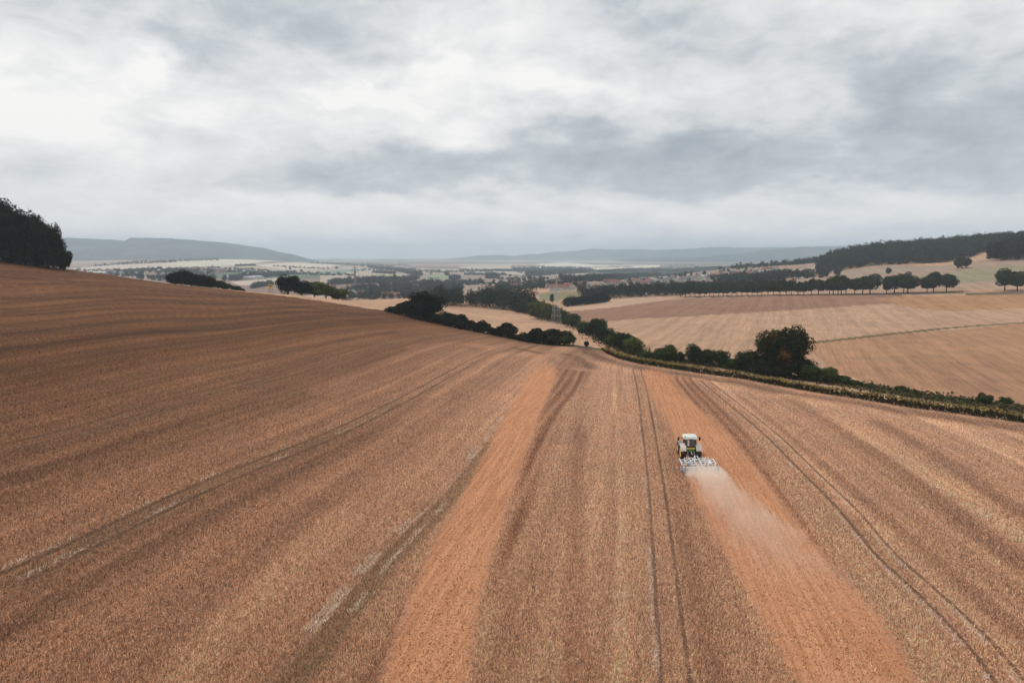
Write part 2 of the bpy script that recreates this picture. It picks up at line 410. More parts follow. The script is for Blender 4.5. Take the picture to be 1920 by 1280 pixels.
    m = sel[(d2 < 2.3)]; c[m] = (.150, .112, .050)
    d3 = dline(x[sel], y[sel], [tuple(p) for p in CREST[3:]])
    m = sel[(d3 < 6) & (A[sel] > -.2)]; c[m] = (.10, .085, .045)
    # pale track and orange verge beside the stream
    d5 = dline(x[sel], y[sel], smooth_line(P2([(1135,652),(1110,632),(1085,616),(1060,604)], 120), 4)); m = sel[d5 < 4.2]; c[m] = (.52, .31, .19)
    # road under the avenue and lanes
    sel = np.where(mid)[0]
    ROAD = smooth_line(P2([(1290,557),(1400,555),(1560,553),(1700,550),(1925,548.5),(2250,548)], 300), 3)
    dr = dline(x[sel], y[sel], ROAD); m = sel[dr < 7]; c[m] = (.085, .075, .042); m = sel[dr < 2.4]; c[m] = (.10, .09, .08)
    m = sel[(dr < 2.5) & (((A[sel] > .42) & (A[sel] < .475)) | ((A[sel] > .21) & (A[sel] < .235)))]; c[m] = (.6, .56, .52)
    # furrow direction for the far fields
    ux = x*.93-y*.37; vy = x*.37+y*.93
    m = A < 0.1; ux[m] = (x*.5+y*.86)[m]; vy[m] = (x*.86-y*.5)[m]
    # ---------- the near field
    rut = np.zeros(N); pale = np.zeros(N); weed = np.zeros(N); till = np.zeros(N)
    ni = np.where(near & (R < 500))[0]; xn, yn, un = x[ni], y[ni], u[ni]
    v = xn*.13+yn*.99
    ux[ni] = un; vy[ni] = v
    base = np.empty((len(ni), 3)); base[:] = (.495, .266, .162)
    # broad swaths of the combine, a tone each
    sw = np.floor(un/8.0+.10*vnoise(un/3, v/40)).astype(int); tone = np.array([1.0, .95, 1.03, .93, .99, 1.05])[sw % 6]
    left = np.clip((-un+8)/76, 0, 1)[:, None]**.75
    base = base*(1-left)+np.array((.150, .064, .027))*left  # left slope darker brown: stubble tone plus its shade painted into the colour
    base *= tone[:, None]
    base *= (0.92+0.18*fbm(un/7, v/90, 4))[:, None]
    sh = np.tanh((fbm(un/2.1+40, v/600, 3)-.5)*20); base *= (1+sh*(.04+.10*left[:, 0]*np.clip((yn-40)/80, .3, 1)))[:, None]
    sh = np.tanh((fbm(un/.9+90, v/500, 2)-.5)*9); base *= (1+sh*(.03+.05*left[:, 0]))[:, None]
    bw = fbm(un/2.2, v/60+3, 3); base *= (0.92+0.18*bw)[:, None]
    def band(pl, w, prof=1.0):
        d = dline(xn, yn, pl); return np.clip(1.15-(d/w)**2, 0, 1)*prof
    nz1 = fbm(xn/1.3, yn/5, 3)
    def off(pl, o):
        out = []
        for i, p in enumerate(pl):
            a = pl[max(i-1, 0)]; b = pl[min(i+1, len(pl)-1)]; tx, ty = b[0]-a[0], b[1]-a[1]; L = math.hypot(tx, ty) or 1
            out.append((p[0]+ty/L*o, p[1]-tx/L*o))
        return out
    nr_ = np.zeros(len(ni)); np_ = np.zeros(len(ni)); nw = np.zeros(len(ni)); nt_ = np.zeros(len(ni))
    up = {k: (v if v[-1][1] > v[0][1] else v[::-1]) for k, v in TRW.items()}
    for k, o1, o2, w in (('a', 0, 2.2, .52), ('b', 0, 2.3, .52), ('c', 0, 2.2, .48), ('d', .0, 2.2, .4), ('e', 0, 2.1, .34), ('f', 0, 2.1, .34)):
        pl = up[k]
        for o in (o1, o2):
            nr_ = np.maximum(nr_, band(off(pl, o), w, .95 if k not in 'd' else .5))
            np_ = np.maximum(np_, band(off(pl, o-.55), .34, .75 if k in 'cdf' else .35))
    np_ = np.maximum(np_, band(up['d'], .42, .9)); np_ = np.maximum(np_, band(off(up['e'], -.25), .45, .8))
    nw = np.maximum(nw, band(off(up['d'], 1.6), 2.0, .85)*(yn < 110)); nw = np.maximum(nw, band(off(up['c'], 1.6), 1.9, .6)); nw = np.maximum(nw, band(off(up['b'], 2.6), 2.4, .55)); nw = np.maximum(nw, band(off(up['a'], 3.2), 2.4, .4))
    PX = lambda pts: smooth_line(P2(pts), 4)
    for pts, w, a in (([(0,905),(200,840),(400,772),(600,705),(760,655)], 1.9, .22), ([(0,760),(250,705),(500,662),(740,622)], 2.2, .22), ([(0,628),(300,600),(560,585),(700,592)], 2.6, .35), ([(0,560),(250,560),(500,572),(650,585)], 3, .3), ([(0,592),(300,578),(560,576)], 2.0, .3), ([(0,655),(300,622),(600,597)], 1.6, .3), ([(0,530),(250,540),(450,556)], 3.0, .3), ([(0,508),(250,524),(450,548)], 3.0, .25),
                      ([(0,518),(200,532),(400,550),(560,568)], 2.5, .35), ([(250,1280),(400,1120),(560,985),(700,860),(860,740)], 1.6, .16), ([(0,1190),(150,1100),(330,1000),(560,880),(800,745)], 1.3, .22), ([(700,1280),(800,1120),(880,960)], 1.4, .3),
                      ([(1080,1280),(1080,1000),(1090,800)], 1.2, .22), ([(1340,1280),(1300,1100),(1275,960)], 1.2, .2), ([(1920,1060),(1750,930),(1600,820),(1480,745)], 1.9, .24), ([(1920,1190),(1760,1050),(1600,920),(1480,820),(1390,745)], 1.2, .24),
                      ([(1920,965),(1780,870),(1640,790)], 2.0, .3)):
        base *= (1-a*band(PX(pts), w))[:, None]
    for pts, w, a in (([(1166,1280),(1166,1000),(1160,820),(1150,700)], .7, .22), ([(1920,1010),(1760,905),(1620,820),(1470,738)], 1.3, .25), ([(1640,770),(1560,745),(1500,735)], 2.0, .2), ([(1600,960),(1500,850),(1380,745),(1330,712)], 1.0, .15), ([(870,655),(700,735),(500,820),(250,935),(0,1045)], 1.1, .14),
                      ([(330,1280),(500,1100),(640,965)], 2.5, .12), ([(700,1150),(860,900),(960,740)], 1.8, .10), ([(1920,870),(1780,800),(1640,752)], 1.6, .22), ([(600,735),(760,665),(850,643),(910,650)], 3.5, .22), ([(700,800),(850,710),(930,668),(985,664)], 4.5, .16), ([(940,665),(860,720),(760,800),(600,920)], 3.0, .13)):
        base *= (1+a*band(PX(pts), w))[:, None]
    def pmask(pts, edge=.7):
        pl = P2(pts); m = inpoly(xn, yn, pl); d = dline(xn, yn, pl+[pl[0]]); return np.clip(.5+np.where(m, d, -d)/edge*.5, 0, 1)
    o1 = pmask([(700,1290),(745,1170),(800,1040),(880,900),(945,780),(982,720),(1006,676),(1050,676),(1040,715),(1008,790),(983,860),(952,950),(922,1050),(897,1150),(880,1290)], 1.5)
    globals()['TILL'] = [P2([(700,1290),(745,1170),(800,1040),(880,900),(945,780),(982,720),(1050,676),(1040,715),(1008,790),(983,860),(952,950),(922,1050),(897,1150),(880,1290)]), P2([(1218,740),(1250,790),(1282,868),(1297,925),(1340,1005),(1400,1115),(1450,1205),(1498,1290),(1738,1290),(1690,1205),(1600,1095),(1500,985),(1440,905),(1385,835),(1335,785),(1282,740)])]
    o2 = pmask([(1196,688),(1218,740),(1250,790),(1282,868),(1297,925),(1340,1005),(1400,1115),(1450,1205),(1498,1290),(1738,1290),(1690,1205),(1600,1095),(1500,985),(1440,905),(1385,835),(1335,785),(1282,740),(1246,692)], 2.2)
    nt_ = np.maximum(o1, o2)*np.clip((193-yn)/26, 0, 1)
    d1 = pmask([(1048,690),(1108,696),(1085,732),(1058,765),(1038,805),(1012,870),(990,960),(955,1080),(925,1130),(960,960),(985,862),(1010,790),(1042,716)], 1.0)
    d2 = pmask([(1228,702),(1300,708),(1345,752),(1400,812),(1452,892),(1520,990),(1600,1090),(1590,1095),(1500,985),(1440,905),(1385,835),(1335,785),(1270,735)], 1.2)
    st = .75+.45*np.sin(un*2.6)*1.0
    base *= (1-np.array((.46, .52, .56))*np.clip(np.maximum(d1*.95, d2)[:, None]*np.clip(st, .35, 1.2)[:, None], 0, 1))
    d3 = pmask([(1030,655),(1110,660),(1105,690),(1060,692),(1020,676)], 2.0); base *= (1-.22*d3*(.6+.8*vnoise(xn/1.5, yn/9)))[:, None]
    for pts, w, a in (([(965,652),(990,657),(1015,662)], 1.8, .4), ([(1062,664),(1085,672),(1110,690)], 2.2, .35), ([(1100,662),(1125,668),(1150,676)], 1.2, .25), ([(1330,712),(1360,716)], 1.0, .5)):
        base *= (1-a*band(PX(pts), w)*(.6+.8*vnoise(xn/1.2, yn/6)))[:, None]
    # headland that follows the maize and the crest
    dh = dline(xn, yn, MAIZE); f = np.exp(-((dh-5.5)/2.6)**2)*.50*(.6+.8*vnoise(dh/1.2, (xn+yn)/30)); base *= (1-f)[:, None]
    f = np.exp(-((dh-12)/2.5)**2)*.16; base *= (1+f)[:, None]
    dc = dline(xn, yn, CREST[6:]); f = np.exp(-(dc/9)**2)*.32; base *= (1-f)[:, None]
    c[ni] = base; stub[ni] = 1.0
    rut[ni] = nr_; pale[ni] = np_; weed[ni] = nw; till[ni] = nt_
    z[ni] -= .10*nr_ + .05*nt_
    globals()['GRID'] = (r, az, c.reshape(nr, na, 3), rut.reshape(nr, na), pale.reshape(nr, na), weed.reshape(nr, na))
    # mesh
    i0 = (np.arange(nr-1)[:, None]*na+np.arange(na)[None, :])
    i1 = (np.arange(nr-1)[:, None]*na+(np.arange(na)[None, :]+1) % na)
    Fq = np.stack([i0, i1, i1+na, i0+na], -1).reshape(-1, 4)
    Fq = Fq[:, ::-1]
    me = quads_mesh('ground', np.stack([x, y, z], -1), Fq, MAT_GROUND, smooth=True)
    # centre cap
    def fa(name, arr, typ='FLOAT'):
        a = me.attributes.new(name, typ, 'POINT')
        if typ == 'FLOAT': a.data.foreach_set('value', arr.astype(np.float32))
        elif typ == 'FLOAT_COLOR': a.data.foreach_set('color', np.c_[arr, np.ones(len(arr))].astype(np.float32).ravel())
        else: a.data.foreach_set('vector', arr.astype(np.float32).ravel())
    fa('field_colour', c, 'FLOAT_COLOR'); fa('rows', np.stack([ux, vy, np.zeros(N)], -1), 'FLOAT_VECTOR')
    fa('rut', rut); fa('pale', pale); fa('weed', weed); fa('till', till); fa('stub', stub)
    o = mobj('ground', me); tag(o, 'rolling farmland with stubble fields, tilled strips and tramlines', kind='structure')
    return o

def ground_material():
    m = bpy.data.materials.new('farmland'); m.use_nodes = True; t = NT(m.node_tree); bs = t.n['Principled BSDF']
    rows_ = t.attr('rows', 'Vector'); colr = t.attr('field_colour', 'Color'); stub = t.attr('stub')
    geo = t.new('ShaderNodeNewGeometry'); pos = geo.outputs['Position']
    # straw grain, clods, patches, streaks along the rows
    g1 = t.noise(t.vscale(rows_, 1.0, .60, 1), 7.5, 3, 0.8)
    g2 = t.noise(t.vscale(rows_, 1.0, .55, 1), 2.9, 4, 0.7)
    g3 = t.noise(pos, 0.11, 5, 0.6); g4 = t.noise(pos, 0.02, 3, 0.55)
    st = t.noise(t.vscale(rows_, 1.0, 0.035, 1), 1.3, 4, 0.6)
    st2 = t.noise(t.vscale(rows_, 1.0, 0.012, 1), 0.23, 4, 0.6)
    gr = t.m('ADD', t.m('MULTIPLY', t.ss(g3, .3, .7, -1, 1), .10), t.m('MULTIPLY', t.ss(g4, .3, .7, -1, 1), .06))
    gr = t.m('ADD', gr, t.m('MULTIPLY', t.ss(st, .35, .65, -1, 1), .11))
    gr = t.m('ADD', gr, t.m('MULTIPLY', t.ss(st2, .42, .58, -1, 1), .08))
    c = t.mix(1.0, colr, t.m('ADD', gr, 1.0), 'MULTIPLY')
    hue = t.ss(g3, .35, .65)
    c = t.mix(t.m('MULTIPLY', hue, .25), c, t.mix(1.0, c, (1.0, .84, .62), 'MULTIPLY'))
    # straw over darker soil: the grain goes from shaded earth to bleached stalks
    gn = t.m('ADD', t.m('MULTIPLY', t.ss(g1, .38, .62), .60), t.m('MULTIPLY', t.ss(g2, .36, .64), .40))
    gv = t.m('MULTIPLY', stub, t.ss(g3, .2, .8, .75, 1.15))
    lo = t.mix(1.0, c, (.20, .15, .11), 'MULTIPLY'); hi = t.mix(1.0, c, (1.72, 1.85, 2.0), 'MULTIPLY')
    c = t.mix(t.m('MULTIPLY', gv, .95, clamp=True), c, t.mix(gn, lo, hi))
    # weeds, ruts, loose straw lines, tilled strips: soft masks broken up by noise
    nb = t.m('MULTIPLY', t.m('SUBTRACT', t.noise(rows_, 1.1, 5, 0.75), .5), 1.5)
    nc = t.m('MULTIPLY', t.m('SUBTRACT', t.noise(t.vscale(rows_, 1, .25, 1), 0.5, 4, 0.7), .5), 1.6)
    wd = t.ss(t.m('ADD', t.m('ADD', t.attr('weed'), nb), nc), .30, 1.0)
    c = t.mix(t.m('MULTIPLY', wd, .62), c, t.mix(t.ss(g1, .35, .65), (.060, .044, .020), (.21, .145, .075)))
    rt = t.ss(t.m('ADD', t.m('ADD', t.attr('rut'), t.m('MULTIPLY', nb, .9)), t.m('MULTIPLY', nc, .5)), .45, 1.0)
    c = t.mix(t.m('MULTIPLY', rt, .72), c, t.mix(t.ss(g1, .35, .65), (.050, .026, .014), (.15, .082, .048)))
    pl = t.m('MULTIPLY', t.ss(t.m('ADD', t.m('ADD', t.attr('pale'), t.m('MULTIPLY', nb, 1.3)), t.m('MULTIPLY', nc, 1.5)), .75, 1.25), t.ss(t.attr('pale'), .05, .3))
    c = t.mix(t.m('MULTIPLY', pl, t.ss(g1, .3, .6, .15, .75)), c, (.66, .46, .33))
    tl = t.ss(t.m('ADD', t.m('ADD', t.attr('till'), t.m('MULTIPLY', nb, .8)), t.m('MULTIPLY', nc, .3)), .22, .85)
    tf = t.noise(t.vscale(rows_, 1.0, .03, 1), 2.2, 4, .65); tg = t.noise(t.vscale(rows_, 1, .5, 1), 5.5, 4, .75); th = t.noise(t.vscale(rows_, 1, .18, 1), 1.6, 5, .7)
    tc_ = t.mix(t.ss(tf, .35, .65), (.46, .205, .100), (.62, .300, .160))
    tc_ = t.mix(t.m('MULTIPLY', t.ss(tg, .50, .66), .55), tc_, (.20, .075, .032))
    tc_ = t.mix(t.m('MULTIPLY', t.ss(tg, .48, .34), .35), tc_, (.64, .35, .21))
    tc_ = t.mix(t.m('MULTIPLY', t.ss(th, .54, .70), .55), tc_, (.24, .105, .05))
    tc_ = t.mix(t.m('MULTIPLY', t.ss(g3, .4, .7), .25), tc_, (.60, .28, .15))
    c = t.mix(tl, c, tc_)
    t.link(c, bs.inputs['Base Color']); bs.inputs['Roughness'].default_value = 0.95
    bs.inputs['Specular IOR Level'].default_value = 0.08
    b = t.new('ShaderNodeBump'); b.inputs['Distance'].default_value = 0.16
    hgt = t.m('ADD', g1, t.m('MULTIPLY', g2, .9)); t.link(t.m('MULTIPLY', hgt, t.m('SUBTRACT', 1.0, t.m('MULTIPLY', tl, .65))), b.inputs['Height'])
    b.inputs['Strength'].default_value = 0.75; t.link(b.outputs[0], bs.inputs['Normal'])
    return m
MAT_GROUND = ground_material()
ground = build_ground()

# ---------------------------------------------------------------- far hills (ridges of real depth and canopy texture)
def hill_mat(name, c1, c2, c3):
    m = bpy.data.materials.new(name); m.use_nodes = True; t = NT(m.node_tree); bs = t.n['Principled BSDF']
    geo = t.new('ShaderNodeNewGeometry'); p = geo.outputs['Position']
    n1 = t.noise(p, .012, 5, .75); n2 = t.noise(p, .0022, 4, .6)
    c = t.mix(t.ss(n1, .35, .65), c1, c2); c = t.mix(t.ss(n2, .54, .60, 0, .7), c, c3)
    t.link(c, bs.inputs['Base Color']); bs.inputs['Roughness'].default_value = 1; bs.inputs['Specular IOR Level'].default_value = .05
    return m
def hill(name, label, prof, Y, halfw, mat, canopy=9.0, step=5, base=-45, nt=44, power=.75):
    pxs = np.arange(prof[0][0], prof[-1][0]+.1, step); top = np.interp(pxs, [p[0] for p in prof], [p[1] for p in prof])
    Yc = np.interp(pxs, [p[0] for p in prof], [p[2] if len(p) > 2 else Y for p in prof])
    tt = np.linspace(-1, 1, nt); V = []
    for px, py, yc in zip(pxs, top, Yc):
        d = dir_of(px, py); ztop = ZC+yc*d.z/d.y
        Yr = yc+tt*halfw; X = d.x/d.y*Yr; sh = np.cos(tt*math.pi/2)**power
        zz = base+(ztop-base)*sh
        zz += canopy*(fbm(X/28+50, Yr/28+50, 3)-.55)*1.6*np.clip(sh*3, 0, 1)+halfw*.02*(fbm(X/400+50, Yr/400+50, 2)-.5)*sh*(1-sh)*4
        V.append(np.stack([X, Yr, zz], -1))
    V = np.array(V); n, k = V.shape[:2]
    i = np.arange(n-1)[:, None]*k+np.arange(k-1)[None]; Fq = np.stack([i, i+k, i+k+1, i+1], -1).reshape(-1, 4)
    me = quads_mesh(name, V.reshape(-1, 3), Fq, mat)
    return tag(mobj(name, me), label, kind='structure')
HM = hill_mat('far_wood', (.008, .016, .010), (.045, .062, .040), (.095, .105, .075))
HM2 = hill_mat('far_wood_pale', (.030, .045, .030), (.060, .080, .050), (.10, .12, .08))
hill('hills', 'long wooded ridge beyond the left side of the field', [(-300,462),(-100,452),(60,448),(125,446),(215,450),(236,452),(242,446),(320,447),(340,449),(420,455),(500,466),(520,472),(550,477),(590,489),(612,494),(625,498)], 7600, 1500, HM, base=-40, step=2.5)
hill('hills', 'low distant rise behind the valley fields', [(560,497),(600,492),(640,490),(690,491),(730,494),(790,491),(840,492),(900,494),(960,497)], 9500, 900, HM2, step=4)
hill('hills', 'pale blue wooded hills across the middle distance', [(740,497),(800,491),(830,487),(860,484),(900,479),(940,478),(965,480),(985,477),(1010,476),(1040,472),(1075,471),(1110,466),(1150,468),(1200,467),(1230,469),(1300,466),(1350,463),(1400,465),(1460,463),(1530,466),(1600,465),(1700,462),(1850,460),(2050,462),(2300,470)], 12000, 1900, HM, step=3.5, canopy=16)
hill('hills', 'lower wooded spur in front of the blue hills', [(1040,503),(1090,497),(1130,491),(1180,486),(1240,483),(1290,485),(1340,479),(1400,474),(1450,468),(1500,463),(1560,462),(1650,460),(1800,462),(2000,470)], 8600, 1400, HM, step=3, canopy=13)
hill('hills', 'dark low spur behind the hillside village', [(1130,519),(1180,513),(1230,508),(1290,503),(1340,500),(1400,497),(1460,493),(1560,486),(1700,483)], 2700, 420, HM, step=3, canopy=9, base=-45)

# ============================================================ foliage makers
def leaf_quads(P, Nrm, size, rng):
    n = len(P); a = rng.normal(size=(n, 3)); nn = Nrm+rng.normal(scale=.55, size=(n, 3)); nn /= np.linalg.norm(nn, axis=1)[:, None]+1e-9
    t1 = np.cross(nn, a); t1 /= np.linalg.norm(t1, axis=1)[:, None]+1e-9; t2 = np.cross(nn, t1)
    s = size*(.55+.9*rng.random((n, 1))); w = s*(.55+.3*rng.random((n, 1)))
    V = np.stack([P-t1*s, P-t2*w, P+t1*s, P+t2*w], 1).reshape(-1, 3)
    return V
def crown_pts(n, rx, rz, lobes, rng, z0=0.0, lobe_r=.42, flat=.75, under=-.8):
    """points spread over overlapping clumps inside an ellipsoid crown (centre z0)"""
    L = rng.normal(size=(lobes, 3)); L /= np.linalg.norm(L, axis=1)[:, None]
    L[:, 2] = np.maximum(L[:, 2], under); L *= (.35+.40*rng.random((lobes, 1)))
    lr = lobe_r*(.55+.65*rng.random(lobes))
    k = rng.choice(lobes, n, p=lr**2/(lr**2).sum()); d = rng.normal(size=(n, 3)); d /= np.linalg.norm(d, axis=1)[:, None]
    rad = (.60+.42*rng.random((n, 1))**.6)
    P = L[k]+d*lr[k][:, None]*rad
    nrm = d+.5*P
    P = P*np.array([rx, rx, rz]); P[:, 2] += z0
    return P, nrm
def crown_mesh(name, n, rx, rz, z0, lobes, leaf, mat, seed, lobe_r=.42, under=-.8, cap_low=None):
    rng = np.random.default_rng(seed); P, nr = crown_pts(n, rx, rz, lobes, rng, z0, lobe_r, under=under)
    if cap_low is not None: P[:, 2] = np.maximum(P[:, 2], cap_low+rng.random(n)*leaf)
    V = leaf_quads(P, nr, leaf, rng); return quads_mesh(name, V, np.arange(len(V)).reshape(-1, 4), mat)
def trunk_mesh(name, h, r, seed, limbs=5, spread=2.0, top=None):
    rng = random.Random(seed); b = MB(); top = top or h*1.5
    p = Vector((0, 0, -.4)); q = Vector((rng.uniform(-.1, .1), rng.uniform(-.1, .1), h)); b.tube(p, q, r*1.25, r*.8, 8)
    b.tube(q, q+Vector((rng.uniform(-.3, .3), rng.uniform(-.3, .3), top-h)), r*.8, r*.2, 6)
    for i in range(limbs):
        a = 2*math.pi*i/limbs+rng.uniform(-.4, .4); z = h*rng.uniform(.85, 1.1)
        e = Vector((math.cos(a)*spread, math.sin(a)*spread, z+(top-h)*rng.uniform(.4, .9))); b.tube((q.x*.9, q.y*.9, z), e, r*.45, r*.12, 5)
    me = bpy.data.meshes.new(name); me.from_pydata([tuple(v) for v in b.v], [], b.f); me.materials.append(BARK); me.update(); return me

class Kind:
    """a kind of tree: several crown/trunk variants of nominal height h"""
    def __init__(s, name, h, crowns, trunks): s.name = name; s.h = h; s.c = crowns; s.t = trunks; s.k = 0
def make_kind(name, h, rx, rz, n, leaf, mat, seeds, lobes=26, trunk_h=None, tr=.28, lobe_r=.42, under=-.8, cap=None):
    cz = h-rz; th = trunk_h if trunk_h is not None else max(.6, cz-rz*.75)
    cs = [crown_mesh(name+'_crown', n, rx*random.uniform(.92, 1.08), rz, cz, lobes, leaf, mat, s_, lobe_r, under, cap) for s_ in seeds]
    ts = [trunk_mesh(name+'_trunk', th, tr, s_, 5, rx*.5, cz+rz*.3) for s_ in seeds]
    return Kind(name, h, cs, ts)
def plant_tree(kind, p, h, label, group=None, cat='tree', wide=1.0, rz=None, sink=0.0, name=None):
    i = kind.k % len(kind.c); kind.k += 1
    e = empty(name or kind.name, (p.x, p.y, p.z-sink), random.uniform(0, 6.28) if rz is None else rz)
    s = h/kind.h; e.scale = (s*wide, s*wide, s)
    mobj('crown', kind.c[i], e); mobj('trunk', kind.t[i], e)
    return tag(e, label, cat, group)

K_AVENUE = make_kind('roadside_tree', 13, 5.2, 5.5, 3800, .38, LEAF_DARK, (1, 2, 3, 4, 5), lobes=22, trunk_h=3.2, tr=.27, lobe_r=.5, under=-.85, cap=2.9)
K_BROAD = make_kind('broadleaf_tree', 14, 6.0, 6.4, 5200, .36, LEAF_DARK, (11, 12, 13, 14), lobes=34, trunk_h=2.2, tr=.4)
K_BLACK = make_kind('broadleaf_tree', 18, 6.4, 8.6, 9000, .36, LEAF_BLACK, (21, 22, 23, 24), lobes=46, trunk_h=2.4, tr=.45)
K_OAK = make_kind('oak_tree', 15.5, 7.6, 7.5, 17000, .27, LEAF_OAK, (31,), lobes=64, trunk_h=2.2, tr=.5, lobe_r=.32)
K_OLIVE = make_kind('broadleaf_tree', 12, 5.4, 5.7, 5200, .34, LEAF_OLIVE, (41, 42, 43), lobes=30, trunk_h=1.4, tr=.3)
K_MID = make_kind('broadleaf_tree', 10, 4.2, 4.9, 5200, .28, LEAF_MID, (51, 52, 53, 54), lobes=30, trunk_h=1.2, tr=.22)
K_SHRUB = make_kind('shrub', 4, 2.3, 2.0, 2600, .19, LEAF_HEDGE, (61, 62, 63, 64, 65), lobes=18, trunk_h=.6, tr=.09)
K_GSHRUB = make_kind('shrub', 4, 2.2, 2.1, 2600, .19, LEAF_MID, (71, 72, 73), lobes=18, trunk_h=.6, tr=.09)
K_FAR = make_kind('field_tree', 12, 5.0, 5.4, 420, .9, LEAF_DARK, (81, 82, 83), lobes=14, trunk_h=1.5, tr=.35)

def word(n):
    W = 'first second third fourth fifth sixth seventh eighth ninth tenth eleventh twelfth thirteenth fourteenth fifteenth sixteenth seventeenth eighteenth nineteenth twentieth'.split()
    if n <= 20: return W[n-1]
    T = {2: 'twenty', 3: 'thirty', 4: 'forty', 5: 'fifty'}
    if n % 10 == 0: return {3: 'thirtieth', 4: 'fortieth', 5: 'fiftieth'}[n//10]
    return T[n//10]+'-'+W[n % 10-1]

def tree_at(kind, px, pbase, ptop, label, ymin=20., group=None, wide=1.0, Y=None, cat='tree', sink=0.2, name=None):
    """stand a tree on the ground seen at (px, pbase); height from the size it shows"""
    p = gp(px, Y) if Y else at(px, pbase, ymin)
    dist = p.y*math.cos(PITCH)-(p.z-ZC)*math.sin(PITCH)
    d = dir_of(px, ptop); ztop = ZC+p.y*d.z/d.y
    return plant_tree(kind, p, max(ztop-p.z, 1.0), label, group, cat, wide, sink=sink, name=name)

# ---------------------------------------------------------------- the big trees
tree_at(K_OAK, 1462, 706, 598, 'big broad tree with rust tinged leaves in the hedge by the stream', 140, wide=1.02)
tree_at(K_BLACK, 797, 606, 543, 'large dark round tree standing in the hedge along the crest', Y=275, wide=2.1)
for px, Y, tp, w, l in ((540, 338, 514, .92, 'dark round tree at the near end of the five on the pale crest'), (566, 342, 523, .9, 'dark tree close behind the round one on the pale crest'),
                        (590, 350, 525, .95, 'olive green tree in the middle of the crest group'), (611, 356, 531, .95, 'olive tree beside the lowest one of the crest group'), (634, 362, 540, .9, 'low olive tree at the downhill end of the crest group')):
    k = K_BLACK if px < 580 else K_OLIVE
    tree_at(k, px, 0, tp, l, Y=Y, wide=w*(2.2 if px < 560 else 2.2), group='trees on the pale crest beyond the field')
for i, (px, Y, tp) in enumerate(((330, 335, 506), (343, 345, 503), (360, 345, 509), (376, 350, 512), (394, 352, 514), (410, 355, 523), (426, 358, 528), (441, 362, 534), (455, 366, 540))):
    tree_at(K_BLACK if i < 5 else K_BROAD, px, 0, tp, 'dark tree, %s from the uphill end of the clump behind the brown crest' % word(i+1), Y=Y, wide=(1.7 if i < 5 else 2.2)*random.uniform(.85, 1.15), group='clump of dark trees behind the brown crest')
# the dark wood edge on the left hilltop
LW = [(112,283,452,.8),(96,278,425,.9),(104,300,418,.9),(76,282,412,.95),(62,300,402,1),(45,284,398,1),(28,300,384,1),(14,286,378,1),(-6,300,362,1),(-22,288,362,1),(-50,300,350,1),(-90,292,345,1),(-135,300,340,1),(84,292,405,.9),(50,315,388,1),(2,322,366,1),(118,280,470,.6),(36,276,420,.9),(-2,274,405,.9)]
LW.sort(key=lambda q: -q[0])
for i, (px, Y, tp, w) in enumerate(LW):
    tree_at(K_BLACK, px, 0, tp-7, 'tall near-black tree, %s inward from the open end of the hilltop wood' % word(i+1), Y=Y, wide=w*.92, group='trees of the dark hilltop wood', sink=.5)
for i, px in enumerate((124, 108, 92, 74, 56, 38, 20, 2, -18)):
    tree_at(K_SHRUB, px, 0, 468 - i*3, 'dark undergrowth bush, %s inward along the edge of the hilltop wood' % word(i+1), Y=277-.2*i, group='bushes under the hilltop wood', cat='bush', wide=.8)

# ---------------------------------------------------------------- hedge of shrubs along the crest
hx = [(735,590,580),(748,592,578),(760,594,570),(772,597,574),(786,600,582),(806,607,586),(822,610,590),(838,613,594),(852,616,599),(864,619,598),(878,622,604),(892,625,607),(906,628,610),(921,631,613),(936,634,616),(950,637,617),(962,638,624),(975,640,626),(988,642,627),(1000,644,624),(1012,645,626),(1026,646,624),(1038,647,628),(1050,648,626)]
pts = CREST[7:]
def along(pl, s):
    L = [math.dist(a, b) for a, b in zip(pl[:-1], pl[1:])]; s *= sum(L)
    for a, b, l in zip(pl[:-1], pl[1:], L):
        if s <= l: return (a[0]+(b[0]-a[0])*s/l, a[1]+(b[1]-a[1])*s/l)
        s -= l
    return pl[-1]
for i, (px, pb, tp) in enumerate(hx):
    Yc = float(np.interp(px, [740, 830, 900, 1000, 1080], [286, 264, 243, 229, 224]))+1.5
    sp = i in (4, 9, 12, 15, 20)
    tree_at(K_SHRUB, px, 0, tp-(13 if sp else 7)+random.uniform(-7, 7), '%s hedge shrub, %s downhill from the shallow end of the crest hedge' % ('taller' if sp else 'dark', word(i+1)), Y=Yc, group='shrubs of the hedge along the crest', cat='shrub', wide=1.1 if sp else 1.6, sink=.6)
tree_at(K_MID, 1064, 0, 619, 'dense round bush at the low end of the crest hedge', Y=226, wide=1.75, cat='bush')
tree_at(K_GSHRUB, 1101, 0, 636, 'small lone sapling beside the field gateway', Y=226, wide=.8, cat='sapling')
for i, (px, tp) in enumerate(((896, 601), (1000, 612), (905, 605))):
    tree_at(K_SHRUB, px, 0, tp, ('thin reddish bush rising above the middle of the crest hedge', 'slim pointed bush above the low part of the crest hedge', 'thin bush just downhill of the reddish one in the crest hedge')[i], Y=245 if px < 950 else 232, wide=.55, cat='bush')

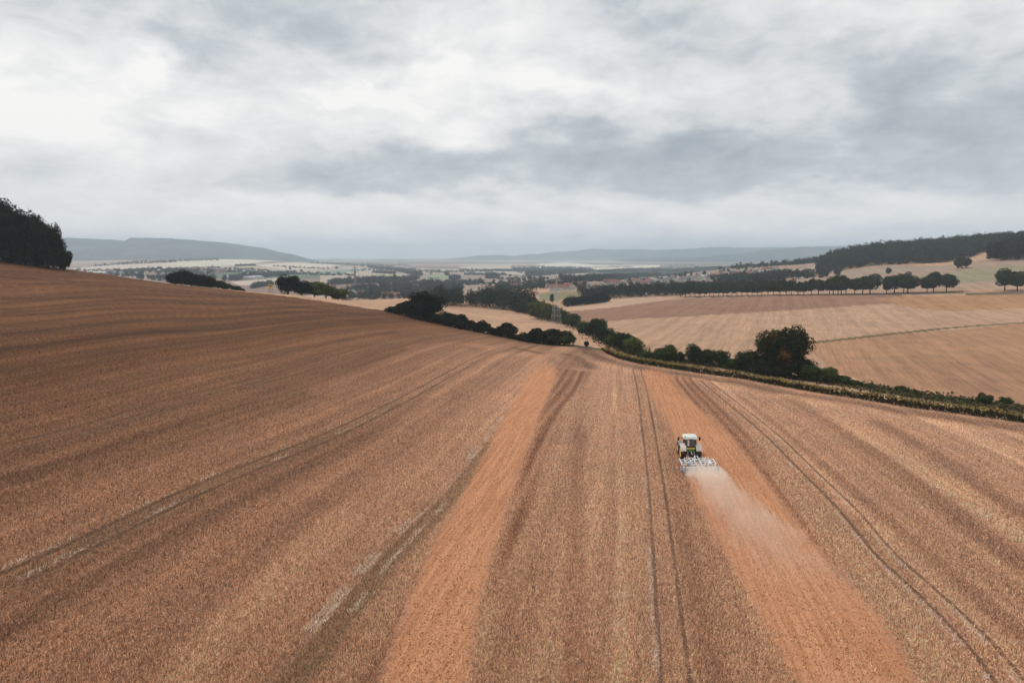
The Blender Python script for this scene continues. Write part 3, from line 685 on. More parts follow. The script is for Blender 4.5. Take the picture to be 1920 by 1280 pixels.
# ---------------------------------------------------------------- trees and bushes along the stream
SB = [ # px, base, top, wide, kind, label
 (1010,598,560,1.05,K_OLIVE,'bright green rounded tree at the far end of the stream belt'),
 (1028,602,564,1.0,K_OLIVE,'leaning green tree second from the far end of the stream belt'),
 (1046,606,572,.95,K_MID,'narrow green tree right behind the lattice pylon'),
 (1071,612,585,1.15,K_MID,'small round tree between pylon and the bigger stream trees'),
 (1098,628,600,1.1,K_MID,'broad stream tree with a forked top'),
 (1117,634,590,.85,K_BROAD,'tallest tree in the middle of the stream belt'),
 (1133,640,607,1.0,K_BROAD,'tree just nearer than the tallest of the stream belt'),
 (1150,650,616,.95,K_MID,'dark stream tree before the willow like one'),
 (1166,658,618,.9,K_BROAD,'shaded stream tree touching the willow like one'),
 (1184,664,628,1.0,K_OLIVE,'willow like green tree where the maize strip begins'),
 (1213,672,655,1.6,K_GSHRUB,'low bush between the willow like tree and the next thicket'),
 (1240,676,651,1.1,K_GSHRUB,'low bush beside the pointed green thicket'),
 (1254,677,641,.85,K_MID,'pointed green thicket with upright shoots'),
 (1272,679,654,.9,K_GSHRUB,'small bush on the near side of the pointed thicket'),
 (1300,682,643,.85,K_BROAD,'dark bush with a ragged left outline over the maize'),
 (1325,685,648,.9,K_BROAD,'dark rounded bush in the middle of the stream hedge'),
 (1353,688,650,.8,K_BROAD,'compact dark bush before the gap in the stream hedge'),
 (1378,692,668,1.2,K_GSHRUB,'low brownish bush in the gap before the big tree'),
 (1400,696,651,.8,K_BROAD,'tall bush leaning against the big tree'),
 (1422,700,660,1.0,K_BROAD,'bush under the edge of the big tree nearest the pylon'),
 (1442,705,664,1.0,K_BROAD,'dark bush at the foot of the big tree on its hedge side'),
 (1472,708,662,1.1,K_BROAD,'dense bush hiding the trunk of the big tree'),
 (1500,710,664,.9,K_BROAD,'bush under the far edge of the big tree'),
 (1524,714,680,1.1,K_MID,'spreading green bush beside the big tree'),
 (1552,717,682,1.0,K_OLIVE,'light green bush at the end of the big thicket'),
 (1578,719,700,1.6,K_GSHRUB,'flat bush trailing off from the big thicket'),
 (1604,722,709,1.8,K_GSHRUB,'very low dark bush along the bare hedge stretch'),
 (1632,727,716,1.8,K_GSHRUB,'low scrubby bush before the small round shrub'),
 (1690,735,719,1.15,K_GSHRUB,'small round green shrub in the bare hedge stretch'),
 (1720,740,727,1.1,K_GSHRUB,'smaller shrub beside the small round green one'),
 (1762,746,737,1.8,K_GSHRUB,'thin low shrub with bare twigs in the hedge'),
 (1845,757,733,.9,K_GSHRUB,'round dark green bush near the frame edge end of the hedge'),
 (1887,762,739,1.15,K_GSHRUB,'wide dark green bush last along the hedge'),
 (1812,753,744,1.8,K_GSHRUB,'low tuft of scrub before the two round bushes')]
for px, b, tp, w, k, l in SB:
    tree_at(k, px, b, tp, l, 140, group='trees and bushes along the stream', wide=w*(1.5 if k in (K_BROAD, K_MID) else 1.3), cat='bush' if 'bush' in l or 'shrub' in l or 'scrub' in l or 'thicket' in l else 'tree', sink=.4)
tree_at(K_BROAD, 1035, 568, 551, 'dark conical tree alone on the olive meadow', 600, wide=.8)

# ---------------------------------------------------------------- the avenue
av = [(1907,545,503,1.0),(1884,545,504,1.12),(1774,547,509,1.0),(1750,548,508,1.05),(1738,548,512,.85),(1702,549,511,1.1),(1694,549,510,.8),(1677,549,512,1.0),(1662,550,519,.9),
      (1631,551,510,1.1),(1617,551,513,1.0),(1602,551,521,.85),(1586,551,517,.9),(1577,552,515,.9),(1571,552,514,.8),(1562,552,516,.8),(1555,552,520,.75),(1534,552,520,.95),(1521,552,521,.9),(1507,553,524,.9),(1496,553,524,.9),(1484,553,523,.9),(1474,553,524,.9),(1462,553,524,.95),
      (1450,553,523,.9),(1440,553,525,.95),(1428,554,528,.9),(1420,554,529,.9),(1410,554,528,.9),(1401,554,526,.9),(1391,554,526,.95),(1382,554,527,.9),(1372,555,528,.95),(1363,555,529,.9),(1356,555,528,.95),(1347,555,529,.9),(1338,555,531,.95),(1330,555,531,.9),(1321,556,531,.95),(1312,556,531,.95),
      (1303,556,530,.95),(1294,556,529,1),(1285,556,530,1),(1276,557,529,1)]
for i, (px, b, tp, w) in enumerate(av):
    if i < 9: l = ['round roadside tree touching the frame at the end of the avenue', 'full round roadside tree, last but one of the avenue', 'separate round tree on the open side of the trio in the avenue', 'tallest tree of the trio between two avenue gaps', 'small tree hidden in the trio between two avenue gaps', 'largest tree of the avenue cluster under the lone slope tree', 'slim tree inside the avenue cluster under the lone slope tree', 'second highest tree of the avenue cluster under the lone slope tree', 'lowest outer tree of the avenue cluster under the lone slope tree'][i]
    else: l = 'dark avenue tree with bare trunk, %s from the gap in the continuous row' % word(i-8)
    tree_at(K_AVENUE, px, b, tp, l, 350, group='trees of the roadside avenue', wide=w*(1.14 if px > 1540 else 1.0)*random.uniform(.9, 1.12))
tree_at(K_AVENUE, 1665, 514, 499, 'single round tree alone on the slope above the avenue', 600, wide=1.0, sink=1.0)
for i, (px, Y) in enumerate(((1799, 700), (1791, 710), (1808, 700))):
    tree_at(K_BROAD, px, 0, (479, 484, 482)[i], ('dark tree at the tip of the wood edge above the slope', 'lower tree in front of the wood edge tip above the slope', 'inner tree of the wood edge tip above the slope')[i], Y=Y, wide=1.1)

# ---------------------------------------------------------------- woods that read as one mass
def canopy_mass(name, label, spots, mat, leaf=1.2, per=130, cat=None):
    """spots: (x, y, z, radius, height) of the crowns"""
    rng = np.random.default_rng(len(spots)*7+3); Vs = []
    for (x, y, z, r, h) in spots:
        P, nr = crown_pts(per, r, h*.5, 7, rng, 0, .55, under=-.9)
        P[:, 2] = np.maximum(P[:, 2]+h*.5, .2); P += np.array([x, y, z]); Vs.append(leaf_quads(P, nr, leaf, rng))
    V = np.concatenate(Vs); me = quads_mesh(name, V, np.arange(len(V)).reshape(-1, 4), mat)
    return tag(mobj(name, me), label, kind='stuff')
def spots_poly(poly_xy, gap, r, h, jit=.45, limit=3000, rj=.25):
    xs = [p[0] for p in poly_xy]; ys = [p[1] for p in poly_xy]; g = []
    for x in np.arange(min(xs), max(xs), gap):
        for y in np.arange(min(ys), max(ys), gap):
            g.append((x+random.uniform(-jit, jit)*gap, y+random.uniform(-jit, jit)*gap))
    g = np.array(g); m = inpoly(g[:, 0], g[:, 1], poly_xy); g = g[m]
    z = H(g[:, 0], g[:, 1]) if len(g) else []
    out = [(a, b, c-1, r*random.uniform(1-rj, 1+rj), h*random.uniform(1-rj, 1+rj)) for (a, b), c in zip(g, z)]
    random.shuffle(out); return out[:limit]
def G(px, Y): return tuple(gp(px, Y)[:2])
LEAF_WOOD = mat_leaf('leaf_wood', (.004, .009, .005), (.034, .052, .025), .05)
LEAF_WOODB = mat_leaf('leaf_wood_black', (.002, .004, .003), (.010, .014, .008), .08)
canopy_mass('forest', 'dark forest covering the hillside above the avenue', spots_poly([G(1525,1010),G(1600,960),G(1700,910),G(1800,905),G(1870,930),G(1960,1000),G(1960,1330),G(1850,1330),G(1700,1240),G(1600,1200),G(1560,1230),G(1535,1180)], 9.5, 6.5, 17), LEAF_WOOD, 1.0, 190)
canopy_mass('forest', 'nearly black wood reaching down the slope at the frame edge', spots_poly([G(1838,740),G(1860,735),G(1925,735),G(2100,735),G(2100,960),G(1930,960),G(1880,900),G(1850,820)], 8.5, 6, 17), LEAF_WOODB, 0.85, 240)
def belt(name, label, pts, h, mat=LEAF_WOOD, gap=9, rows=2, ymin=20, r=None, leaf=1.3, per=90, depth=10, Yl=None, exact=False):
    gap = gap if exact else min(gap, h*.5)
    pl = [G(px, Y) for px, Y in Yl] if Yl else P2(pts, ymin); sp = []
    L = sum(math.dist(a, b) for a, b in zip(pl[:-1], pl[1:])); n = max(2, int(L/gap))
    per = int(per*1.7); leaf *= .78
    for i in range(n):
        x, y = along(pl, (i+.5)/n)
        for k in range(rows):
            xx = x+random.uniform(-.4, .4)*gap; yy = y+k*depth+random.uniform(-.3, .3)*depth
            hh = h*random.uniform(.65, 1.15); sp.append((xx, yy, 0, (r or h*.42)*random.uniform(.75, 1.25), hh))
    z = H([q[0] for q in sp], [q[1] for q in sp]); sp = [(a, b, zz-.5, c, d) for (a, b, _, c, d), zz in zip(sp, z)]
    return canopy_mass(name, label, sp, mat, leaf, per)
belt('woodland', 'dark belt of trees at the far edge of the pale middle field', [(815,572),(860,573),(910,576),(960,582),(1000,590)], 15, LEAF_WOOD, 5, 3, 480, per=150, leaf=.8, depth=14)
belt('woodland', 'thick dark trees behind the stream belt reaching the olive meadow', [(900,566),(950,570),(1000,575)], 17, LEAF_WOOD, 6, 3, 560, per=150, leaf=.8, depth=16)
belt('woodland', 'dark clipped-looking tree block behind the patterned pale field', [(1060,575),(1100,571),(1140,566)], 9, LEAF_WOODB, 4, 3, 560, per=120, leaf=.7, depth=8)
belt('woodland', 'dark wood between the village roofs and the patterned field', [(1095,560),(1140,560),(1200,556),(1270,554),(1300,552)], 17, LEAF_WOOD, 6, 4, 640, per=130, leaf=.9, depth=16)
belt('woodland', 'trees behind the avenue below the hillside village', [(1200,548),(1300,543),(1400,541),(1480,540)], 11, LEAF_WOOD, 8, 4, 760, per=110, leaf=1.0, depth=30)
belt('woodland', 'trees scattered up the slope between village and forest', [(1400,528),(1470,525),(1540,520),(1580,517)], 13, LEAF_WOOD, 9, 5, 850, per=110, leaf=1.1, depth=45)
belt('woodland', 'row of trees along the skyline above the hillside village', [(1370,506),(1430,501),(1480,497),(1530,492),(1560,488)], 13, LEAF_WOOD, 14, 1, 1100, per=110, leaf=1.2)
belt('woodland', 'trees among the houses of the hillside village', [(1180,533),(1250,525),(1330,519),(1400,513),(1450,508)], 9, LEAF_WOOD, 26, 3, 1000, per=80, leaf=1.1, depth=75, exact=True)
belt('woodland', 'blue grey tree belt across the middle of the valley', [(612,535),(660,533),(720,529),(780,526)], 17, LEAF_WOOD, 11, 3, 1100, per=90, leaf=1.5, depth=25)
belt('woodland', 'trees around the houses in the valley bottom', [(640,563),(700,562),(760,560),(830,560)], 13, LEAF_WOOD, 8, 7, 600, per=90, leaf=1.1, depth=38)
belt('woodland', 'trees on the far side of the valley bottom village', [(640,548),(740,546),(840,545),(860,548)], 13, LEAF_WOOD, 12, 4, 900, per=80, leaf=1.3, depth=40)
belt('woodland', 'round dark copse above the middle village', [(796,545),(820,543)], 24, LEAF_WOOD, 10, 3, 900, per=110, leaf=1.3, depth=25)
belt('woodland', 'trees in front of the red barn roofs', [(930,545),(980,543),(1020,541),(1060,540),(1100,540)], 13, LEAF_WOOD, 11, 4, 900, per=90, leaf=1.2, depth=35)
belt('woodland', 'long bluish belt of trees behind the red roofs', [(1060,531),(1120,528),(1180,522),(1240,518)], 15, LEAF_WOOD, 13, 4, 1300, per=80, leaf=1.5, depth=60)
belt('woodland', 'wood on the low rise beyond the grey pylon', [(690,502),(740,507),(785,517)], 15, LEAF_WOOD, 16, 3, 1500, per=70, leaf=2, depth=40)
belt('woodland', 'small wood left of the road bend in the valley', [(700,512),(740,514)], 13, LEAF_WOOD, 16, 2, 1500, per=60, leaf=2, depth=40)
belt('woodland', 'dark square copse in the pale valley field', [(842,525),(860,524)], 16, LEAF_WOOD, 12, 4, 1300, per=80, leaf=1.6, depth=22)
belt('woodland', 'dark copse beside the lone trees in the valley field', [(912,523),(928,522)], 18, LEAF_WOOD, 12, 4, 1300, per=80, leaf=1.6, depth=22)
belt('woodland', 'long low wood in front of the cream hillside fields', [(990,518),(1040,515),(1100,512)], 20, LEAF_WOOD, 18, 3, 1500, per=70, leaf=2.2, depth=50)
belt('woodland', 'pale blue tree line under the far hills', [(960,507),(1030,505),(1110,508)], 18, LEAF_WOOD, 26, 2, 2500, per=50, leaf=3, depth=70)
belt('woodland', 'tree line along the far valley fields', [(860,508),(930,508),(1000,510)], 14, LEAF_WOOD, 26, 1, 2300, per=50, leaf=2.6, depth=70)
belt('woodland', 'trees round the village under the wooded ridge', [(205,513),(250,514),(300,515),(330,517)], 16, LEAF_WOOD, 16, 4, 1200, per=60, leaf=2.0, depth=80)
belt('woodland', 'lower green trees in front of the village under the ridge', [(250,525),(320,527),(360,525)], 16, LEAF_WOOD, 14, 3, 900, per=60, leaf=1.8, depth=60)
belt('woodland', 'trees round the white hall in the valley', [(420,527),(450,524),(500,519),(530,516)], 15, LEAF_WOOD, 14, 3, 1300, per=60, leaf=1.8, depth=60)
belt('woodland', 'hedge line crossing the cream valley fields', [(440,499),(480,498)], 9, LEAF_WOOD, 20, 1, 2000, per=40, leaf=2.0)
belt('woodland', 'faint trees right of the white hall', [(470,541),(500,536),(510,534)], 12, LEAF_WOOD, 10, 2, 700, per=70, leaf=1.2)
belt('woodland', 'broad tree belt left of the far pylon fields', [(1130,512),(1200,508),(1260,507)], 14, LEAF_WOOD, 26, 3, 1900, per=60, leaf=2.4, depth=90)

def valley_hedges():
    rg = random.Random(77); sp = []
    for k in range(30):
        if k < 21: px = rg.uniform(600, 1330); Y = math.exp(rg.uniform(math.log(1500), math.log(5200)))
        else: px = rg.uniform(130, 600); Y = rg.uniform(1500, 3300)
        c = gp(px, Y, 510); L = rg.uniform(120, 520)*(.7+Y/5000); a = rg.choice((rg.uniform(-.12, .35), rg.uniform(-.3, .2), rg.uniform(.4, .9))); wd = rg.choice((1, 1, 1, 3)); g = 7+Y/330
        for i in range(int(L/g)):
            s_ = i*g-L/2
            for q in range(wd): sp.append((c.x+math.cos(a)*s_+rg.uniform(-4, 4), c.y+math.sin(a)*s_+q*g*1.4+rg.uniform(-5, 5), 0, (5+Y/500)*rg.uniform(.7, 1.3), rg.uniform(7, 15)))
    z = H([q[0] for q in sp], [q[1] for q in sp]); sp = [(a, b, zz-1, c, d) for (a, b, _, c, d), zz in zip(sp, z)]
    canopy_mass('hedgerows', 'hedgerows and copses scattered over the hazy valley floor', sp, LEAF_WOOD, 2.0, 50)
valley_hedges()
# countable far trees
FT = [(632,505,498),(544,506,500),(536,504,501),(551,502,498),(565,510,503),(904,516,510),(957,519,512),(823,512,503),(838,518,505),(475,498,494),(371,503,498),(380,502,499),(790,510,505),(808,515,510),(1027,524,517),(1012,526,518),(1002,524,519),(935,520,512),(596,493,489),(680,500,494),
      (1246,513,504),(1232,516,508),(1262,513,503),(1290,511,501),(1307,508,497),(1350,506,496),(1392,503,494),(1425,501,491),(1434,500,492),(1470,497,489),(1490,495,486)]
for i, (px, b, tp) in enumerate(FT):
    if px > 1200: l = 'dark tree, %s along the village skyline towards the forest' % word(sorted([q[0] for q in FT if q[0] > 1200]).index(px)+1); g = 'trees on the village skyline'
    else: l = 'tiny tree standing alone, %s across the valley fields from the ridge end' % word(sorted([q[0] for q in FT if q[0] <= 1200]).index(px)+1); g = 'lone trees in the valley fields'
    tree_at(K_FAR, px, b, tp, l, 1000, group=g, wide=1.15, sink=1)

# ---------------------------------------------------------------- maize strip and grass
MAT_MAIZE = mat_leaf('maize_leaves', (.026, .024, .010), (.085, .070, .026), 1.0)
MAT_TASSEL = mat_leaf('maize_tops', (.14, .105, .035), (.44, .32, .11), .6)
def maize():
    rng = np.random.default_rng(5); pl = np.array(MAIZE); seg = np.r_[0, np.cumsum(np.hypot(*np.diff(pl, axis=0).T))]
    P = []; n = int(seg[-1]/.35)
    for i in range(n):
        s = (i+.5)*.35; x = np.interp(s, seg, pl[:, 0]); y = np.interp(s, seg, pl[:, 1]); j = min(np.searchsorted(seg, s), len(pl)-1)
        t = pl[j]-pl[j-1]; t = t/np.hypot(*t); nx, ny = -t[1], t[0]
        if ny < 0: nx, ny = -nx, -ny
        w = min(1.0, s/25+.4)
        for k in range(3): P.append((x+nx*(.3+k*.7)+rng.normal()*.12, y+ny*(.3+k*.7)+rng.normal()*.12, (.8+.4*vnoise(np.array([s/4]), np.array([k/2.])))[0]*w))
    P = np.array(P); z = H(P[:, 0], P[:, 1]); hh = 1.45*P[:, 2]*(.85+.3*rng.random(len(P)))
    V = []; mi = []
    for lv, (cnt, lo, hi, sz) in enumerate(((5, .1, .75, .30), (4, .80, 1.05, .20))):
        for c in range(cnt):
            f = lo+(hi-lo)*rng.random(len(P)); Q = np.stack([P[:, 0]+rng.normal(size=len(P))*.16, P[:, 1]+rng.normal(size=len(P))*.16, z+hh*f], -1)
            nr = rng.normal(size=(len(P), 3)); nr[:, 2] *= .35 if lv == 0 else 1.0; V.append(leaf_quads(Q, nr, sz, rng)); mi += [lv]*len(P)
    V = np.concatenate(V); me = quads_mesh('maize_strip', V, np.arange(len(V)).reshape(-1, 4), [MAT_MAIZE, MAT_TASSEL], mi=mi)
    return tag(mobj('maize_strip', me), 'long strip of yellow topped maize along the field edge', kind='stuff')
maize()
MAT_GRASS = mat_leaf('rough_grass', (.035, .034, .016), (.15, .12, .055), .8)
def grass():
    rng = np.random.default_rng(8); P = []
    pl = np.array(STREAM); seg = np.r_[0, np.cumsum(np.hypot(*np.diff(pl, axis=0).T))]; n = 20000
    s = rng.random(n)*min(seg[-1], 420); x = np.interp(s, seg, pl[:, 0])+rng.normal(size=n)*3.2; y = np.interp(s, seg, pl[:, 1])+rng.normal(size=n)*3.2
    m = ~inpoly(x, y, NEAR); x, y = x[m], y[m]; z = H(x, y)+.25*rng.random(len(x))
    nr = rng.normal(size=(len(x), 3)); nr[:, 2] = np.abs(nr[:, 2]); V = leaf_quads(np.stack([x, y, z], -1), nr, .38, rng)
    me = quads_mesh('grass', V, np.arange(len(V)).reshape(-1, 4), MAT_GRASS); tag(mobj('grass', me), 'rough green and straw coloured grass along the stream hedge', kind='stuff')
grass()

# ---------------------------------------------------------------- cut straw and clods on the near field
def straw_mat():
    m = bpy.data.materials.new('cut_straw'); m.use_nodes = True; t = NT(m.node_tree); bs = t.n['Principled BSDF']; g = t.new('ShaderNodeNewGeometry')
    r = g.outputs['Random Per Island']
    c = t.mix(1.0, t.attr('straw_colour', 'Color'), t.ramp(r, [(0.0, (.34, .28, .22)), (.35, (.80, .74, .66)), (.75, (1.05, 1.05, 1.05)), (1.0, (1.0, 1.0, 1.0))]), 'MULTIPLY')
    t.link(c, bs.inputs['Base Color']); bs.inputs['Roughness'].default_value = .7; bs.inputs['Specular IOR Level'].default_value = .15; return m
def near_litter():
    rng = np.random.default_rng(21); n = 700000
    u_ = rng.random(n); r = 40*(210/40)**(u_**1.15); a = rng.uniform(-.72, .72, n); x = r*np.sin(a); y = r*np.cos(a)
    m = inpoly(x, y, NEAR); til = inpoly(x, y, TILL[0]) | inpoly(x, y, TILL[1]); dl = np.full(n, 9.)
    gr, ga, gc, g1_, g2_, g3_ = GRID; ir = np.clip(np.searchsorted(gr, r), 1, len(gr)-1); ia = np.clip(np.searchsorted(ga, a), 0, len(ga)-1)
    rt, pa, we = g1_[ir, ia], g2_[ir, ia], g3_[ir, ia]
    keep = m & (rng.random(n) < np.clip((205-r)/130, 0, .8)) & (rng.random(n) > rt*1.05) & (~til | (rng.random(n) < .06)) ; x, y, r = x[keep], y[keep], r[keep]; k = len(x)
    cc = gc[ir, ia][keep]; we = we[keep][:, None]; pa = pa[keep][:, None]; br = .55+1.75*rng.random((k, 1))
    cc = cc*br*np.array([1.12, 1.11, 1.09]); cc = cc*(1-.6*we)+np.array([.17, .13, .065])*.6*we; gate = vnoise(x/2.2+7, y/3.5)[:, None] > .54; pm = (pa > .35)*(rng.random((k, 1)) < pa*1.1)*gate; cc = cc*(1-pm)+np.array([.82, .64, .50])*pm; cc = np.clip(cc, .01, .85)
    z = H(x, y); L = rng.uniform(.07, .17, k); L[rng.random(k) < .002] *= 2.2; th = rng.uniform(0, math.pi, k); el = np.abs(rng.normal(0, .55, k)); el = np.where(rng.random(k) < .45, el+.9, el); el = np.clip(el, 0, 1.5)
    d = np.stack([np.cos(th)*np.cos(el), np.sin(th)*np.cos(el), np.sin(el)], -1)*L[:, None]; w = (.011+.00022*r)[:, None]*np.stack([-np.sin(th), np.cos(th), rng.uniform(-.3, .3, k)], -1)
    c = np.stack([x, y, z+.015], -1); V = np.stack([c-w, c+w, c+d*2+w*.6, c+d*2-w*.6], 1).reshape(-1, 3)
    me = quads_mesh('stubble', V, np.arange(len(V)).reshape(-1, 4), straw_mat()); ca = me.attributes.new('straw_colour', 'FLOAT_COLOR', 'POINT'); ca.data.foreach_set('color', np.repeat(np.c_[cc, np.ones(k)], 4, axis=0).astype(np.float32).ravel()); tag(mobj('stubble', me), 'pale cut straw stubble standing and lying on the near field', kind='stuff')
    n = 90000; r = 40*(150/40)**rng.random(n); a = rng.uniform(-.3, .72, n); x = r*np.sin(a); y = r*np.cos(a); til = inpoly(x, y, TILL[0]) | inpoly(x, y, TILL[1]); x, y = x[til], y[til]
    z = H(x, y)-.04; k = len(x); s_ = rng.uniform(.02, .07, k)*(1+.6*(rng.random(k) < .08)); V = []
    ang = rng.uniform(0, 6.28, k)
    for q in range(4):
        V.append(np.stack([x+np.cos(ang+q*1.571)*s_*rng.uniform(.6, 1.2, k), y+np.sin(ang+q*1.571)*s_*rng.uniform(.6, 1.2, k), z-.02], -1))
    V.append(np.stack([x, y, z+s_*1.1], -1)); V = np.stack(V, 1).reshape(-1, 3); b = np.arange(k)[:, None]*5
    F = np.concatenate([b+np.array([[q, (q+1) % 4, 4]]) for q in range(4)])
    cm = mat_basic('turned_soil', (.30, .125, .058), .95, var=.45, scale=2.5, spec=.05)
    me = quads_mesh('soil_clods', V, F, cm); tag(mobj('soil_clods', me), 'small reddish clods of turned soil on the tilled strips', kind='stuff')
near_litter()

# ============================================================ houses
WALLS = [mat_basic('render_white', (.46, .45, .43), .9, var=.1), mat_basic('render_cream', (.58, .50, .40), .9, var=.1), mat_basic('timber_brown', (.22, .14, .10), .9, var=.2)]
ROOFS = [mat_basic('roof_red', (.21, .085, .068), .85, var=.2), mat_basic('roof_grey', (.17, .165, .175), .8, var=.2), mat_basic('roof_rust', (.27, .115, .085), .85, var=.2), mat_basic('roof_pale', (.42, .42, .44), .6, var=.1)]
GLASS = mat_basic('window_dark', (.03, .035, .04), .2, var=.1, spec=.6)
def house_proto(w, l, h, rh, wall, roof):
    e = empty('house'); b = MB(); b.box((0, 0, h/2-1), (w, l, h+2))
    b.add([(-w/2, -l/2, h), (w/2, -l/2, h), (0, -l/2, h+rh*.97), (-w/2, l/2, h), (w/2, l/2, h), (0, l/2, h+rh*.97)], [(0, 1, 2), (5, 4, 3)]); b.build('wall', wall, e)
    r = MB(); o = .5; k = rh/(w/2)
    for sx in (-1, 1):
        r.add([(sx*(w/2+o), -l/2-o, h-o*k+.02), (sx*(w/2+o), l/2+o, h-o*k+.02), (0, l/2+o, h+rh+.02), (0, -l/2-o, h+rh+.02),
               (sx*(w/2+o), -l/2-o, h-o*k+.25), (sx*(w/2+o), l/2+o, h-o*k+.25), (0, l/2+o, h+rh+.25), (0, -l/2-o, h+rh+.25)],
              [(0, 1, 2, 3), (7, 6, 5, 4), (0, 4, 5, 1), (1, 5, 6, 2), (2, 6, 7, 3), (3, 7, 4, 0)])
    ro = r.build('roof', roof, e); c = MB(); c.box((w*.14, l*.15, h+rh+.3), (.7, .7, 1.3)); c.build('chimney', WALLS[2], ro)
    for sx in (-1, 1):
        for y in (-l*.28, l*.05, l*.32):
            wd = MB(); wd.box((sx*(w/2+.03), y, h*.55), (.1, 1.2, 1.3)); wd.build('window', GLASS, e)
    for x in (-w*.22, w*.22):
        wd = MB(); wd.box((x, -l/2-.03, h*.55), (1.2, .1, 1.3)); wd.build('window', GLASS, e)
    return e
protos = {}
def house(p, rz, kind, label, group, s=1.0):
    w, l, h, rh, wi, ri = kind
    if kind not in protos: e = protos[kind] = house_proto(w, l, h, rh, WALLS[wi], ROOFS[ri])
    else: e = copy_tree(protos[kind])
    e.location = (p.x, p.y, p.z); e.rotation_euler = (0, 0, rz); e.scale = (s, s, s)
    return tag(e, label, 'house', group)
HK = [(9, 12, 5, 4.5, 0, 0), (9, 11, 5, 4, 0, 1), (10, 13, 5.5, 4.5, 1, 2), (9, 12, 4.5, 4, 2, 0), (10, 12, 5, 3.5, 0, 3), (9, 10, 5, 4, 1, 1)]
HN = {0: 'white walled house with red roof', 1: 'white house with grey roof', 2: 'cream house with rust brown roof', 3: 'brown timber house with red roof', 4: 'white house with pale shining roof', 5: 'cream house with dark grey roof'}
rh_ = random.Random(42)
def village(n, region, ymin, group, place, kinds, s=1.0):
    done = 0
    for i in range(n):
        a, b, c, d = region; px = a+(b-a)*(i+rh_.random())/n; py = c(px)+rh_.uniform(0, d); k = rh_.choice(kinds)
        p = at(px, py, ymin); house(p, rh_.choice((0, 1.2, 1.57, .5, 2.3))+rh_.uniform(-.2, .2), HK[k], HN[k]+' '+place, group, s*rh_.uniform(.9, 1.15))
village(80, (1190, 1460, lambda q: 531-(q-1190)*.085, 9), 1000, 'houses of the hillside village', 'among trees in the hillside village', (1, 1, 2, 4, 5, 5, 0), .82)
village(14, (1150, 1250, lambda q: 527, 8), 1000, 'houses at the foot of the hillside village', 'at the foot of the hillside village', (2, 3, 5, 1), .62)
village(14, (640, 800, lambda q: 549, 11), 620, 'houses in the valley bottom', 'between trees in the valley bottom', (0, 1, 2, 5, 5), .75)
village(22, (350, 420, lambda q: 506, 8), 1300, 'houses of the village under the ridge', 'in the village under the wooded ridge', (0, 2, 1, 4, 0), 1.3)
village(11, (195, 330, lambda q: 510, 9), 1200, 'houses of the spread village behind the crest', 'in the spread village behind the brown crest', (1, 4, 5, 2), 1.3)
village(8, (1010, 1090, lambda q: 536, 6), 900, 'houses near the red barns', 'near the red roofed barns', (2, 3, 5), .8)
BIG = (16, 34, 6, 6, 0, 0); HALL = (28, 90, 7, 3, 0, 3)
for px, py, rz, k, l in ((1083, 539, 1.45, BIG, 'long red roofed barn beside the olive meadow'), (1066, 543, .3, BIG, 'red roofed barn with its gable towards the pylon'), (1096, 538, .2, BIG, 'tall red gabled barn at the edge of the dark wood'), (1146, 534, 1.5, BIG, 'red roofed hall rising above the dark wood'), (1048, 545, 1.5, BIG, 'red roofed barn half hidden behind the pylon'),
                     (451, 524, 1.5, HALL, 'long white industrial hall in the valley'), (480, 523, 1.3, (22, 40, 7, 3, 0, 3), 'shorter white hall beside the long white one'), (972, 542, 1.4, BIG, 'pink roofed farm building behind the dark belt'), (733, 560, 1.4, BIG, 'red roofed building in the valley bottom behind the crest')):
    house(at(px, py, 700), rz, k, l, None, .8 if k is BIG else .9)['category'] = 'barn' if k is BIG else 'hall'

# ---------------------------------------------------------------- lattice pylons
STEEL = mat_basic('galvanised_steel', (.42, .43, .43), .6, .3, var=.1)
STEEL_D = mat_basic('weathered_steel', (.16, .16, .17), .6, .2, var=.1)
def pylon(p, Ht, r, mat, label, rz=.35, panels=11):
    e = empty('pylon', tuple(p), rz); b = MB(); w0 = Ht*.085; w1 = Ht*.022
    wf = lambda z: w0+(w1-w0)*min(1, z/(Ht*.72)) if z < Ht*.72 else w1+(.004*Ht-w1)*((z/Ht-.72)/.28)
    zs = [0]; 
    while zs[-1] < Ht*.985: zs.append(min(Ht, zs[-1]+max(wf(zs[-1])*1.7, Ht*.028)))
    C4 = ((-1, -1), (1, -1), (1, 1), (-1, 1))
    for z0, z1 in zip(zs[:-1], zs[1:]):
        a, c = wf(z0), wf(z1)
        for k in range(4):
            i, j = C4[k]; i2, j2 = C4[(k+1) % 4]
            b.tube((i*a, j*a, z0), (i*c, j*c, z1), r*1.4, n=4); b.tube((i*a, j*a, z0), (i2*c, j2*c, z1), r*.8, n=4); b.tube((i2*a, j2*a, z0), (i*c, j*c, z1), r*.8, n=4); b.tube((i*c, j*c, z1), (i2*c, j2*c, z1), r*.8, n=4)
    b.build('lattice_mast', mat, e)
    for zf, L in ((.70, .17), (.80, .23), (.90, .14)):
        a = MB(); z = Ht*zf; q = wf(z)
        for s in (-1, 1):
            tip = (s*Ht*L, 0, z)
            for j in (-1, 1): a.tube((s*q, j*q, z), tip, r, n=4); a.tube((s*q, j*q, z+Ht*.03), tip, r*.8, n=4)
        arm = a.build('crossarm', mat, e)
        for s in (-1, 1):
            g = MB(); g.tube((s*Ht*L, 0, z), (s*Ht*L, 0, z-Ht*.045), r*1.5, n=6); g.build('insulator', STEEL_D, arm)
    return tag(e, label, 'pylon')
p = gp(1043, 335); d = dir_of(1043, 517); pylon(p, ZC+335*d.z/d.y-p.z, .036, STEEL, 'tall pale lattice pylon standing by the stream belt')
